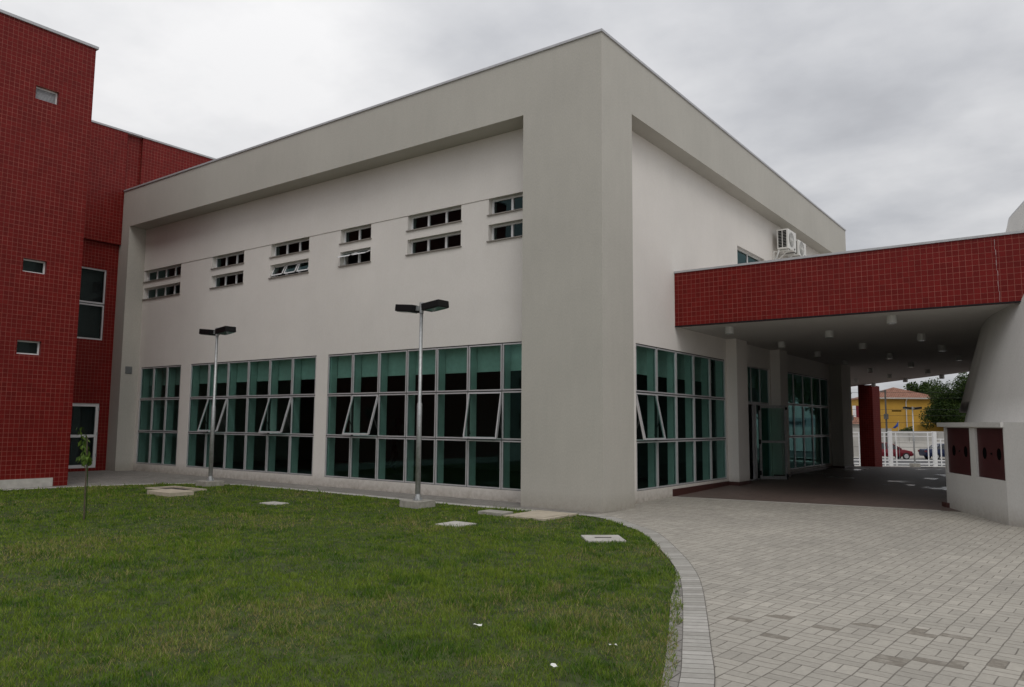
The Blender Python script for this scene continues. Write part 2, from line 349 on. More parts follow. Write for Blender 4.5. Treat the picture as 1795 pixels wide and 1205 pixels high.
# pilasters on the canopy side
for y0,y1 in ((7.44,8.25),(11.10,11.85)):
    MB().box(-RB+.001,-.14,y0,y1,.02,3.968).build('pilaster','white',bld)
sk=MB(); sk.box(-RB+.001,-RB+.02,3.94,7.44,.0,.17); sk.box(-.14,-.12,7.44,8.25,0,.16); sk.box(-RB+.001,-.12,7.42,7.44,0,.16)
sk.box(-RB+.001,-RB+.02,8.25,8.70,.0,.17); sk.box(-RB+.001,-RB+.02,11.85,17.93,0,.17); sk.box(-.14,-.12,11.10,11.85,0,.17); sk.box(-RB+.02,-.12,11.08,11.10,0,.17)
sk.box(.0,.02,17.91,LB,0,.17); sk.box(-RB+.02,.02,17.91,17.93,0,.17)
sk.build('skirting','skirt',bld)
# back and far walls, roof, floors, rooms
bk=MB(); bk.box(-L,-RB-.3,LB-.28,LB,-.3,HC); bk.box(-L,-L+.28,RA+.3,LB-.28,-.3,HC)
bk.build('rear_wall','white',bld)
MB().box(-L+.28,-RB-.3,RA+.3,LB-.28,8.80,8.98).build('roof','conc',bld)
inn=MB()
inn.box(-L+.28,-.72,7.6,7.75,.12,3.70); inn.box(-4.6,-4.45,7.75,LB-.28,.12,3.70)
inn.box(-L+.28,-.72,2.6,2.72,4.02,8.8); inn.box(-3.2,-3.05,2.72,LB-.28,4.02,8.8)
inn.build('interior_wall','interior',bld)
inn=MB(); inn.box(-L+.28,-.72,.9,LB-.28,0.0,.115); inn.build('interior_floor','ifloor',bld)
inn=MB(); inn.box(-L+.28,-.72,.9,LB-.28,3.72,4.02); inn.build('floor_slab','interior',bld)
bu=MB(); bu.box(-LI+.0,-.95,RA+.30,RA+.36,2.80,3.72); bu.box(-.97,-.91,RA+.37,17.9,2.80,3.72)
bu.build('bulkhead','bulk',bld)
# glazed windows
def glazed(F,u0,u1,n,z0,z1,rows,opens,fd,name='glazed_window',gl='glass'):
    """big gridded window: panel rings, dark gaps, deep inner mullions, panes and tilted sashes"""
    p=None
    step=(u1-u0)/n; zr=[z0+(z1-z0)*k/rows for k in range(rows+1)]
    g=MB(); fbox(g,F,u0,u1,.075,.10,z0,z1)   # placeholder replaced below
    g=MB()
    for i in range(1,n): fbox(g,F,u0+i*step-.012,u0+i*step+.012,.018,.075,z0,z1)
    for k in range(1,rows): fbox(g,F,u0,u1,.019,.074,zr[k]-.012,zr[k]+.012)
    fbox(g,F,u0,u1,.02,.07,z1-.02,z1); fbox(g,F,u0,u1,.02,.07,z0,z0+.012)
    p=g.build(name,'alud',bld)
    a=MB(); pn=MB()
    e=.012
    for i in range(n):
        for k in range(rows):
            if (i,k) in opens: continue
            U0,U1,Z0,Z1=u0+i*step+e,u0+(i+1)*step-e,zr[k]+e,zr[k+1]-e-(.012 if k==rows-1 else 0)
            ring(a,F,U0,U1,Z0,Z1,.028,.006,.062)
            pn.quad(F(U0+.028,.034,Z0+.028),F(U1-.028,.034,Z0+.028),F(U1-.028,.034,Z1-.028),F(U0+.028,.034,Z1-.028))
    a.build('window_frame','alu',p); pn.build('pane',gl,p)
    m=MB()
    for i in range(0,n+1):
        c=u0+i*step; c=min(max(c,u0+.03),u1-.03)
        fbox(m,F,c-.03,c+.03,.078,.078+fd,z0,z1)
    for k in range(1,rows): fbox(m,F,u0,u1,.077,.14,zr[k]-.03,zr[k]+.03)
    m.build('mullion','fin',p)
    for (i,k),ang in opens.items():
        U0,U1,Z0,Z1=u0+i*step+e,u0+(i+1)*step-e,zr[k]+e,zr[k+1]-e
        H=Z1-Z0; s_,c_=math.sin(R(ang)),math.cos(R(ang))
        def S(u,d,z,Z1=Z1,s_=s_,c_=c_): # z measured from sash top downwards (negative), rotate outwards
            t=Z1-z; return F(u,.034+(d-.034)*c_-t*s_+0.0,Z1-t*c_+(-(d-.034))*s_*-1)
        sa=MB()
        def sb(ua,ub,da,db,za,zb):
            i0=len(sa.v); sa.v+=[S(u,d,z) for z in (za,zb) for d in (da,db) for u in (ua,ub)]
            sa.f+=[tuple(i0+q for q in t) for t in ((0,2,3,1),(4,5,7,6),(0,1,5,4),(2,6,7,3),(0,4,6,2),(1,3,7,5))]
        sb(U0,U0+.032,.006,.062,Z0,Z1); sb(U1-.032,U1,.006,.062,Z0,Z1); sb(U0+.032,U1-.032,.006,.062,Z0,Z0+.032); sb(U0+.032,U1-.032,.006,.062,Z1-.032,Z1)
        so=sa.build('open_sash','alu',p)
        MB().quad(S(U0+.03,.034,Z0+.03),S(U1-.03,.034,Z0+.03),S(U1-.03,.034,Z1-.03),S(U0+.03,.034,Z1-.03)).build('sash_pane',gl,p)
        ar=MB()
        for ue in (U0+.015,U1-.015):
            ar.tube([F(ue,.07,Z0+.10),S(ue,.05,Z0+H*.45)],.011,6)
        ar.build('stay_arm','alud',p)
    return p
glazed(FA,*GA[0],*ZG,3,{},.20)
glazed(FA,*GA[1],*ZG,3,{(1,1):17,(4,1):17},.20)
glazed(FA,*GA[2],*ZG,3,{(1,1):17,(5,1):10},.20)
glazed(FB,*GB[0],*ZG,3,{(0,1):12},.16)
glazed(FB,*GB[1],*ZG,3,{},.16)
def small(F,u0,u1,n,z0,z1,open_=0,rec=.13,sill=True):
    p=MB(); w_=.045; ring(p,F,u0,u1,z0,z1,w_,rec,rec+.05)
    for i in range(1,n):
        c=u0+(u1-u0)*i/n; fbox(p,F,c-.028,c+.028,rec,rec+.05,z0+w_,z1-w_)
    po=p.build('small_window','whiteframe',bld)
    st=(u1-u0)/n
    if not open_:
        q=MB(); q.quad(F(u0,rec+.025,z0),F(u1,rec+.025,z0),F(u1,rec+.025,z1),F(u0,rec+.025,z1)); q.build('pane','dglass',po)
    else:
        for i in range(n):
            a,b=u0+i*st+.03,u0+(i+1)*st-.03; s_,c_=math.sin(R(open_)),math.cos(R(open_)); Z1=z1-.03; Z0=z0+.03
            S=lambda u,d,z:F(u,rec+d*c_-(Z1-z)*s_,Z1-(Z1-z)*c_+d*s_)
            sa=MB()
            for (ua,ub,za,zb) in ((a,a+.035,Z0,Z1),(b-.035,b,Z0,Z1),(a,b,Z0,Z0+.035),(a,b,Z1-.035,Z1)):
                i0=len(sa.v); sa.v+=[S(u,d,z) for z in (za,zb) for d in (0,.03) for u in (ua,ub)]
                sa.f+=[tuple(i0+q for q in t) for t in ((0,2,3,1),(4,5,7,6),(0,1,5,4),(2,6,7,3),(0,4,6,2),(1,3,7,5))]
            sa.build('open_sash','whiteframe',po)
            MB().quad(S(a,.015,Z0),S(b,.015,Z0),S(b,.015,Z1),S(a,.015,Z1)).build('pane','dglass',po)
    if sill:
        s=MB(); fbox(s,F,u0-.03,u1+.03,-.035,rec,z0-.025,z0+.0); s.build('sill','sill',po)
for i,(a,b,n) in enumerate(SW):
    small(FA,a,b,n,*ZU); small(FA,a,b,n,*ZL,open_={2:24,3:62}.get(i,0))
small(FB,8.45,10.80,2,6.22,6.76,rec=.12,sill=False); small(FB,8.45,10.80,2,5.72,6.216,rec=.12)
# little grey vent on the inner face of the left pier
v=MB(); v.box(-LI,-LI+.02,.14,.36,3.18,3.42)
for k in range(5): v.box(-LI+.02,-LI+.03,.155,.345,3.20+k*.044,3.222+k*.044)
v.build('vent','acg',bld)
# door on the canopy side
d=MB(); ring(d,FB,DB[0],DB[1],DB[2],2.30,.05,.04,.10)
fbox(d,FB,9.62,9.82,.04,.10,.06,2.25)
ring(d,FB,DB[0],DB[1],2.30,DB[3],.035,.04,.09); 
for k in (1,2): c=DB[0]+(DB[1]-DB[0])*k/3; fbox(d,FB,c-.015,c+.015,.04,.09,2.33,3.33)
do=d.build('entrance_door','alu',bld)
q=MB(); q.quad(FB(DB[0],.065,2.31),FB(DB[1],.065,2.31),FB(DB[1],.065,DB[3]),FB(DB[0],.065,DB[3])); q.quad(FB(9.84,.07,.1),FB(10.96,.07,.1),FB(10.96,.07,2.26),FB(9.84,.07,2.26)); q.build('pane','glass',do)
lf=MB(); Lw=.86; 
for a,b,c,e in ((0,.07,0,2.15),(Lw-.07,Lw,0,2.15),(.07,Lw-.07,0,.09),(.07,Lw-.07,2.07,2.15),(.07,Lw-.07,1.05,1.12)): lf.box(a,b,-.02,.02,c,e)
Mx=Matrix.Translation((-RB+.02,9.86,.09))@Matrix.Rotation(R(46),4,'Z')
lo=lf.build('door_leaf','galv',do); lo.matrix_local=Mx
q=MB().quad((.07,0,.09),(Lw-.07,0,.09),(Lw-.07,0,1.05),(.07,0,1.05)).quad((.07,0,1.12),(Lw-.07,0,1.12),(Lw-.07,0,2.07),(.07,0,2.07)).build('leaf_pane','glass',do); q.matrix_local=Mx
hd=MB()
for z in (.12,1.02,2.0): hd.box(-.03,.03,-.045,-.02,z,z+.13)
for z in (.06,2.02): hd.box(Lw-.04,Lw+.02,-.045,-.02,z,z+.08)
hd.tube([(Lw-.03,-.03,.16),(Lw-.01,-.04,-.07)],.02,6)
q=hd.build('hinge','black',do); q.matrix_local=Mx
# ------------------------------------------------------------------ air conditioners
def ac(loc,hh,label):
    t=thing('air_conditioner',label,'air conditioner',loc,0,'air conditioners on the side wall')
    b=MB(); b.box(-.36,0,0,.84,0,hh); b.build('casing','acw',t,bevel=.02)
    g=MB()
    for k in range(11):
        for s0 in (.05,.19): 
            g.box(-.36+s0,-.36+s0+.11,-.006,.01,.06+k*(hh-.1)/11,.06+k*(hh-.1)/11+.038)
    g.build('side_grille','darkhole',t)
    f=MB(); n=28; cz=hh*.52; cy=.33; r=.235
    f.v=[(.008,cy,cz)]+[(.008,cy+r*math.cos(2*PI*k/n),cz+r*math.sin(2*PI*k/n)) for k in range(n)]; f.f=[(0,1+k,1+(k+1)%n) for k in range(n)]
    fo=f.build('fan_disc','acg',t)
    gr=MB()
    for rr in (.06,.10,.14,.18,.22): gr.tube([(.014,cy+rr*math.cos(2*PI*k/24),cz+rr*math.sin(2*PI*k/24)) for k in range(25)],.005,4,False)
    for k in range(12): gr.tube([(.014,cy,cz),(.014,cy+r*math.cos(2*PI*k/12),cz+r*math.sin(2*PI*k/12))],.004,4,False)
    gr.tube([(.01,cy,cz),(.022,cy,cz)],.045,12)
    gr.build('fan_guard','acw',t)
    br=MB()
    for y in (.08,.70): br.box(-.52,-.02,y,y+.05,-.06,-.012); br.box(-.52,-.47,y,y+.05,-.5,-.06); br.tube([(-.5,y+.025,-.42),(-.06,y+.025,-.06)],.015,6)
    br.build('wall_bracket','acw',t)
    pp=MB(); pp.tube([(-.30,-.0,-.02),(-.34,-.03,-.2),(-.44,-.05,-.4),(-.50,-.05,-.9),(-.50,-.05,-1.5)],.028,8); pp.build('pipe','lampw',t,smooth=True)
    ft=MB(); ft.box(-.3,-.01,.1,.18,-.012,0); ft.box(-.3,-.01,.66,.74,-.012,0); ft.tube([(.005,.62,.07),(.02,.62,.07)],.03,10); ft.build('foot','black',t)
    return t
ac((.10,11.52,7.19),.64,'nearer white air conditioner unit high on the side wall, its slotted side showing')
ac((.10,12.62,7.17),.52,'farther white air conditioner unit on the side wall, half hidden by the nearer one')
# ------------------------------------------------------------------ red tiled building
red=thing('red_tiled_building','tall building block covered in small red tiles with a stepped flat roof at the left','building',(0,0,0))
TX=-13.45; TY=-3.53; TZ=11.51; SX=-18.76
FT=fB(TX)
hs=[(-4.905,-4.365,9.67,10.01),(-4.905,-4.365,5.26,5.59),(-4.905,-4.365,3.23,3.57)]
w=MB(); wall(w,FT,-13.0,TY,-.3,TZ,hs,.25)
w.box(-18.6,TX-.25,TY-.25,TY,-.3,TZ); w.box(-18.6,TX-.0,-13.25,-13.0,-.3,TZ)
w.build('tower_wall','tile',red)
MB().box(SX,TX-.1,-13,TY-.1,TZ-.3,TZ-.12).build('tower_roof','conc',red)
c=MB(); c.box(TX-.3,TX+.05,-13.25,TY+.05,TZ,TZ+.07); c.box(SX,TX-.3,TY-.3,TY+.05,TZ,TZ+.07); c.build('roof_coping','coping',red)
w=MB(); FS=fB(SX)
hs2=[(-2.05,-.36,4.27,6.63),(-1.95,-.32,.10,2.18)]
wall(w,FS,-9.0,0.0,-.3,7.54,hs2,.25)
w.box(SX-.35,SX+.13,-9,-.005,7.54,11.46)
w.box(SX-.35,SX,0,.55,7.54,11.46); w.box(SX-.35,SX+.10,.55,12,9.6,11.46); w.box(SX-.35,SX-.02,.0,22,-.3,9.6)
w.build('setback_wall','tile',red)
c=MB(); c.box(SX-.38,SX+.16,-9,.5,11.46,11.52); c.box(SX-.38,SX+.14,.5,12,11.46,11.52); c.build('parapet_cap','coping',red)
MB().box(-30,SX-.35,-13,22,11.0,11.2).build('main_roof','conc',red)
MB().box(-30,SX-.36,21.9,22.1,-.3,11.2).build('rear_wall','tile',red)
# little windows of the tower
for z0,z1,kind in ((9.67,10.01,'v'),(5.26,5.59,'w'),(3.23,3.57,'w')):
    p=MB(); ring(p,FT,-4.905,-4.365,z0,z1,.035,.10,.15)
    po=p.build('small_window','whiteframe',red)
    if kind=='v':
        s=MB()
        for k in range(9): 
            zz=z0+.035+k*.031
            s.quad(FT(-4.87,.10,zz),FT(-4.40,.10,zz),FT(-4.40,.112,zz+.025),FT(-4.87,.112,zz+.025))
        s.build('louvre','coping',po)
    else:
        MB().quad(FT(-4.9,.13,z0),FT(-4.37,.13,z0),FT(-4.37,.13,z1),FT(-4.9,.13,z1)).build('pane','dglass',po)
    MB().box(TX-.245,TX-.22,-4.95,-4.3,z0-.05,z1+.05).build('backing','interior',po)
# two-light window and the glass door on the setback
p=MB()
for a,b in ((4.27,5.44),(5.47,6.63)): ring(p,FS,-2.05,-.36,a,b,.05,.03,.09)
po=p.build('stair_window','alu',red)
MB().quad(FS(-2.05,.06,4.27),FS(-.36,.06,4.27),FS(-.36,.06,6.63),FS(-2.05,.06,6.63)).build('pane','dglass',po)
p=MB(); ring(p,FS,-1.95,-.32,.10,2.18,.10,.03,.09); fbox(p,FS,-1.85,-.42,.03,.09,1.08,1.17)
po=p.build('glass_door','whiteframe',red)
MB().quad(FS(-1.9,.06,.15),FS(-.4,.06,.15),FS(-.4,.06,2.1),FS(-1.9,.06,2.1)).build('pane','dglass',po)
h=MB()
for z in (.45,1.15,1.95): fbox(h,FS,-.345,-.315,.005,.03,z,z+.1)
h.build('hinge','galv',po)
MB().box(SX-.5,SX-.3,-2.6,.0,0,7).build('interior_wall','interior',red)
pl=MB(); pl.box(TX+.001,TX+.05,-13,-3.90,-.1,.21); pl.build('plinth','concl',red)
# ------------------------------------------------------------------ canopy
can=thing('entrance_canopy','flat entrance canopy with a red tiled fascia and a white underside','canopy')
CY=4.19; CZ=3.97; CT=5.25
def cz(y): return CZ if y<19.4 else CZ-.024*(y-19.4)
b=MB(); b.box(-RB+.002,7.2,CY,CY+.2,CZ+.0,CT); b.build('tiled_fascia','tile',can)
b=MB(); b.box(-RB+.002,7.2,CY-.03,CY+.26,CT,CT+.045); b.build('fascia_cap','coping',can)
b=MB(); b.box(-RB+.002,7.2,CY-.012,CY-.0,CZ-.02,CZ+.012); b.build('drip_edge','black',can)
b=MB()
b.v=[(-RB+.002,CY+.2,CZ),(7.2,CY+.2,CZ),(6.2,19.4,CZ),(-RB+.002,19.4,CZ),(-7.5,19.4,CZ),(-7.5,36.2,cz(36.2)),(-2.56,30.47,cz(30.47)),(3.58,23.32,cz(23.32)),(6.2,20.2,cz(20.2))]
nb=len(b.v); b.v+=[(x,y,z+.25) for x,y,z in b.v]
b.f=[(0,3,2,1),(3,4,5,6),(3,6,7,2),(2,7,8)]
b.f+=[tuple(i+nb for i in reversed(f)) for f in b.f]
for i,j in ((0,1),(1,2),(2,8),(8,7),(7,6),(6,5),(5,4),(4,3),(3,0)): b.f.append((i,j,j+nb,i+nb))
b.build('ceiling_slab','ceil',can)
jp=MB()
for k in range(12):
    z0_=CZ+.02+k*.1; xa=6.13+.006*math.sin(k*1.7)-k*.003; jp.box(xa,xa+.008+.004*math.sin(k*2.9),CY-.003,CY,z0_,z0_+.10)
jp.build('joint_filler',simple('filler',(.36,.24,.23),.8),can)
# red tiled column at the rear
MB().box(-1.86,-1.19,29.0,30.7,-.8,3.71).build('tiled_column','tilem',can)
# downlights
ln=[(.62,4.94),(4.14,4.93),(2.36,7.0),(.60,8.92),(4.10,8.85),(2.37,10.5),(.63,12.42),(4.12,12.16),(2.38,14.19),(.60,16.1),(4.11,15.97),(2.32,18.33)]
far=[(.44,20.74),(2.24,22.54),(.36,24.98),(2.23,26.47),(.39,28.60),(-1.73,28.04),(-1.81,32.41)]
for x,y in far:
    for _ in range(6):
        yy=y if _==0 else yy; k=(cz(yy)-.09-1.65)/2.23; yy=-12.76+(y+12.76)*k
    ln.append((7.3+(x-7.3)*k,yy))
words=['left','right','middle','left','right','middle','left','right','middle','left','right','middle']
names=['white cylinder downlight under the canopy, front row on the left, nearest the white wall','white cylinder downlight under the canopy, front row on the right, just behind the red fascia',
'white cylinder downlight under the canopy, single one between the first and second pair','white cylinder downlight under the canopy, left of the second pair from the fascia','white cylinder downlight under the canopy, right of the second pair from the fascia',
'white cylinder downlight under the canopy, single one between the second and third pair','white cylinder downlight under the canopy, left of the third pair from the fascia','dark looking downlight under the canopy, right of the third pair near the leaning wall',
'dark looking downlight under the canopy, single one between the third and fourth pair','dark looking downlight under the canopy, left of the fourth pair near the grey pier','dark looking downlight under the canopy, right of the fourth pair beside the leaning wall','dark looking downlight under the canopy, middle one just before the ceiling crease',
'small downlight on the rear ceiling, first beyond the crease on the left','small downlight on the rear ceiling, first beyond the crease on the right','small downlight on the rear ceiling, second in the left line beyond the crease','small downlight on the rear ceiling, near the sloping edge in front of the tree','small downlight at the rear canopy edge above the red house roof','small pale downlight on the rear ceiling nearest the grey pier','small downlight overlapping the top of the red tiled column']
dl=MB()
n=20; dl.tube([(0,0,-.17),(0,0,0)],.10,n,False); dl.v.append((0,0,0)); 
ring0=len(dl.v)
dlm=dl
for i,((x,y),nm) in enumerate(zip(ln,names)):
    if i==0:
        lamp0=thing('downlight',nm,'ceiling light',(x,y,cz(y)),0,'downlights under the canopy')
        MB().tube([(0,0,-.165),(0,0,-.001)],.10,24).build('housing','lampw',lamp0,smooth=False)
        MB().tube([(0,0,-.172),(0,0,-.166)],.082,24).build('lens','lglass',lamp0)
    else:
        l=copy_tree(lamp0); l.location=(x,y,cz(y)); l['label']=nm
# ------------------------------------------------------------------ leaning auditorium wall
base=[(10.8,2.0),(8.6,2.3),(7.25,3.0),(6.45,4.2),(5.85,6.0),(5.48,8.0),(5.2,10.4),(4.85,13.5),(4.42,17.0),(4.05,20.0),(3.98,21.6),(4.25,23.2),(5.1,24.8),(7,26.2),(10,26.8),(14,24),(16,17),(16,8),(14,4),(12.8,2.4)]
def smoothclosed(P,n=6):
    out=[];N=len(P)
    for i in range(N):
        p0,p1,p2,p3=[Vector((*P[(i+k-1)%N],0)) for k in range(4)]
        for k in range(n):
            t=k/n; q=.5*((2*p1)+(p2-p0)*t+(2*p0-5*p1+4*p2-p3)*t*t+(-p0+3*p1-3*p2+p3)*t**3); out.append((q.x,q.y))
    return out
PC=smoothclosed(base,6); N=len(PC)
cen=(10,13)
nrm=[]
for i in range(N):
    a=Vector(PC[i-1]); b_=Vector(PC[(i+1)%N]); t=(b_-a).normalized(); nn=Vector((t.y,-t.x))
    if nn.dot(Vector(PC[i])-Vector(cen))<0: nn=-nn
    nrm.append(nn)
def au(i,z): 
    i%=N; o=(CZ-z)*(.27+(.13*min(1,max(0,(19-PC[i][1])/5)) if z>CZ else 0)); return (PC[i][0]+nrm[i].x*o,PC[i][1]+nrm[i].y*o,z)
lv=[1.72,2.2,4,5.5,7,8.1,9.0]
aud=MB(); 
for i in range(N):
    for k in range(len(lv)-1):
        ym=(au(i,lv[k])[1]+au(i+1,lv[k])[1])/2; xm=au(i,0)[0]
        if lv[k+1]<=2.2 and ym>5.8 and xm<7: continue
        aud.quad(au(i,lv[k]),au(i+1,lv[k]),au(i+1,lv[k+1]),au(i,lv[k+1]))
# thickness: inner skin for the lower levels and soffit at the opening
def aui(i,z,t=.9):
    q=au(i,z); i%=N; return (q[0]-nrm[i].x*t,q[1]-nrm[i].y*t,z)
for i in range(N):
    ym=(au(i,1.4)[1]+au(i+1,1.4)[1])/2; xm=au(i,0)[0]
    if ym>5.8 and xm<7: aud.quad(au(i,2.2),aui(i,2.2,1.4),aui(i+1,2.2,1.4),au(i+1,2.2))
    ym2=(au(i+1,1.4)[1]+au(i+2,1.4)[1])/2
for z0_,z1_ in zip(lv[:1],lv[1:2]):
    for i in range(N):
        f=lambda j:((au(j,1.4)[1]+au(j+1,1.4)[1])/2>5.8 and au(j,0)[0]<7)
        if f(i)!=f(i+1): aud.quad(au(i+1,z0_),aui(i+1,z0_),aui(i+1,z1_),au(i+1,z1_))
for i in range(N):   # set-back vertical wall under the leaning one
    ym=(au(i,1.4)[1]+au(i+1,1.4)[1])/2; xm=au(i,0)[0]
    if ym>5.8 and xm<7:
        p_,q_=aui(i,2.2,1.4),aui(i+1,2.2,1.4); aud.quad((p_[0],p_[1],-.9),(q_[0],q_[1],-.9),q_,p_); continue
    aud.quad(aui(i,1.72,.35),au(i,1.72),au(i+1,1.72),aui(i+1,1.72,.35))
    p_,q_=aui(i,1.72,.35),aui(i+1,1.72,.35); aud.quad((p_[0],p_[1],-.9),(q_[0],q_[1],-.9),q_,p_)
auo=thing('auditorium','tall leaning curved grey plaster building behind the white service block at the right','building')
ao=aud.build('leaning_wall','leanwall',auo)
bm=bmesh.new(); bm.from_mesh(ao.data); bmesh.ops.remove_doubles(bm,verts=bm.verts,dist=1e-4); bm.to_mesh(ao.data); bm.free()
ao.data.polygons.foreach_set('use_smooth',[True]*len(ao.data.polygons))
tp=MB(); tp.v=[au(i,9.0) for i in range(N)]; tp.f=[tuple(range(N))]; tp.build('roof','conc',auo)
cpn=MB()
for i in range(N):
    a=au(i,9.0); b_=au(i+1,9.0); cpn.quad((a[0],a[1],9.0),(b_[0],b_[1],9.0),(b_[0],b_[1],9.05),(a[0],a[1],9.05))
cpn.build('roof_edge','coping',auo)
# ------------------------------------------------------------------ white service block with maroon doors
c0=Vector((4.93,5.5)); c1=Vector((6.16,3.01)); dd=(c1-c0).normalized(); LN=(c1-c0).length; nn=Vector((dd.y,-dd.x)) # inward normal?
if nn.dot(Vector((10,10))-c0)<0: nn=-nn
ang=math.atan2(dd.y,dd.x)
blk=thing('service_block','low white plastered service block with two maroon vented doors under the leaning wall','service block',(c0.x,c0.y,0),ang)
# local: x along the face to the near corner, +y = left of direction => inward is sign sgn
sg=1 if (Vector((-dd.y,dd.x)).dot(nn)>0) else -1
def lb(mb,x0,x1,i0,i1,z0,z1): return mb.box(x0,x1,sg*i0,sg*i1,z0,z1)
Fk=lambda u,d_,z:(u,sg*d_,z)
w=MB(); dh=[(.075,1.30,.725,1.635),(1.56,2.745,.735,1.637)]
wall(w,Fk,0,LN,-.05,1.65,dh,.12)
far_pt=Vector((8.4,1.15)); v2=far_pt-c0; fx=v2.dot(dd); fy=v2.dot(Vector((-dd.y,dd.x)))
e2=Vector((5.75,8.2))-c0; ex=e2.dot(dd); ey=e2.dot(Vector((-dd.y,dd.x)))
w.quad((LN,0,-.05),(fx,fy,-.05),(fx,fy,1.74),(LN,0,1.74)); w.quad((0,0,-.05),(ex,ey,-.05),(ex,ey,1.65),(0,0,1.65))
w.build('wall','counter',blk)
cp=MB(); lb(cp,-.25,LN+.0,-.045,.25,1.652,1.74); 
cp.v+= [(LN,0,1.74),(fx,fy,1.74),(ex,ey,1.74),(-.25,sg*.25,1.74),(-.25,0,1.741)]; k=len(cp.v); cp.f.append((k-5,k-4,k-3,k-2,k-1))
cp.build('top_slab','counter',blk)
st=MB(); lb(st,-.16,.13,-.05,.25,-.02,.11); st.build('foot_block','skirt',blk)
for (a,b_,z0,z1),hc in zip(dh,((.391,.986),(1.858,2.455))):
    dr=MB(); wall(dr,Fk,a,b_,z0,z1,[],.01)
    dr=MB(); dr.v=[]; 
    # plain sheet; dark ovals laid on it paint the shade of vent holes
    n=24; hw,hh_=.085,.105; zc=1.18
    dr.box(a,b_,sg*.04,sg*.06,z0,z1)
    do_=dr.build('vented_door','reddoor',blk)
    hv=MB()
    for hx in hc:
        i0=len(hv.v); hv.v+=[(hx+hw*math.cos(2*PI*k/n),sg*.037,zc+hh_*math.sin(2*PI*k/n)) for k in range(n)]+[(hx+hw*math.cos(2*PI*k/n),sg*.039,zc+hh_*math.sin(2*PI*k/n)) for k in range(n)]
        hv.f+=[tuple(range(i0,i0+n))]+[(i0+k,i0+(k+1)%n,i0+n+(k+1)%n,i0+n+k) for k in range(n)]
    hv.build('vent_hole','darkhole',do_)
    kn=MB(); kn.tube([((hc[0]+hc[1])/2,sg*.04,zc),((hc[0]+hc[1])/2,sg*.02,zc)],.018,10); kn.build('handle','black',do_)
# ------------------------------------------------------------------ ground sheets
def struct(o,label=None): o['kind']='structure'; 
def poly_sheet(name,pts,z,mat,zf=None):
    me=bpy.data.meshes.new(name); bm=bmesh.new(); vs=[bm.verts.new((x,y,z if zf is None else zf(x,y)+z)) for x,y in pts]
    f=bm.faces.new(vs)
    if f.normal.z<0: f.normal_flip()
    bmesh.ops.triangulate(bm,faces=bm.faces[:]); bm.to_mesh(me); bm.free(); me.materials.append(M[mat])
    for p in me.polygons: pass
    o=bpy.data.objects.new(name,me); C.objects.link(o); o['kind']='structure'; return o
# far ground following the fall to the street
mb=MB(); U=Vector((.86,.51)); Nn=Vector((-.51,.86)); O=Vector((7.3,-12.76))
ss=[-800,14,17,31.5,41,55,61,3000]
def sp(t,s): q=O+U*t+Nn*s; return (q.x,q.y)
for a,b_ in zip(ss[:-1],ss[1:]):
    qs=[sp(-1500,a),sp(1500,a),sp(1500,b_),sp(-1500,b_)]; mb.quad(*[(x,y,gz(x,y)-.16) for x,y in qs])
g=mb.build('ground','concl'); g['kind']='structure'
kin=[(-.33,-.61),(.28,-.66),(1.15,-1.33),(1.84,-2.0),(2.90,-3.5),(3.51,-4.47),(3.92,-5.26),(4.40,-6.31),(4.76,-7.13),(5.14,-8.04),(5.5,-9.2),(5.8,-10.6),(5.95,-12.5),(6.0,-16)]
kout=[(-.1,-.30),(.50,-.45),(1.33,-1.17),(2.0,-1.80),(3.07,-3.34),(3.67,-4.32),(4.09,-5.13),(4.58,-6.20),(4.95,-7.03),(5.34,-7.93),(5.71,-9.12),(6.02,-10.55),(6.17,-12.5),(6.22,-16)]
edgeA=[(-11.9,-1.55),(-11.2,-.98),(-10.2,-.72),(-8.53,-.64),(-6.47,-.63),(-4.48,-.70),(-2.84,-.72),(-1.5,-.66)]
edgeT=[(-12.95,-16),(-12.95,-8),(-12.9,-5.3),(-12.75,-3.9),(-12.4,-2.6)]
def cat(P,n=5):
    out=[]
    for i in range(len(P)-1):
        p0=Vector(P[max(i-1,0)]);p1=Vector(P[i]);p2=Vector(P[i+1]);p3=Vector(P[min(i+2,len(P)-1)])
        for k in range(n):
            t=k/n; out.append(tuple(.5*((2*p1)+(p2-p0)*t+(2*p0-5*p1+4*p2-p3)*t*t+(-p0+3*p1-3*p2+p3)*t**3)))
    out.append(tuple(P[-1])); return out
inner=cat(edgeT+edgeA+kin,5)
lawnpoly=inner+[(-12.95,-16)][:0]
lawn=poly_sheet('lawn_soil',inner,.0,'soil')
# paving on the right
outer=cat(kout,5)
poly_sheet('paved_yard',outer+[(14,-16),(14,5.2),(5.6,4.90),(3.2,4.55),(-.43,3.95),(-.43,1.2),(0,1.0),(0.02,-.0)],.0,'pave')
# apron between lawn and wall
ax=[(-.02,-.02),(-1.9,-.01),(-1.92,.60),(-18.2,.60),(-18.75,0),(-18.75,-3.6),(-13.46,-3.6),(-13.46,-16),(-12.95,-16)]
offA=cat(edgeT+edgeA+kin[:2],5)
poly_sheet('apron_path',ax+offA+[(.02,-.2)],-.002,'apron')
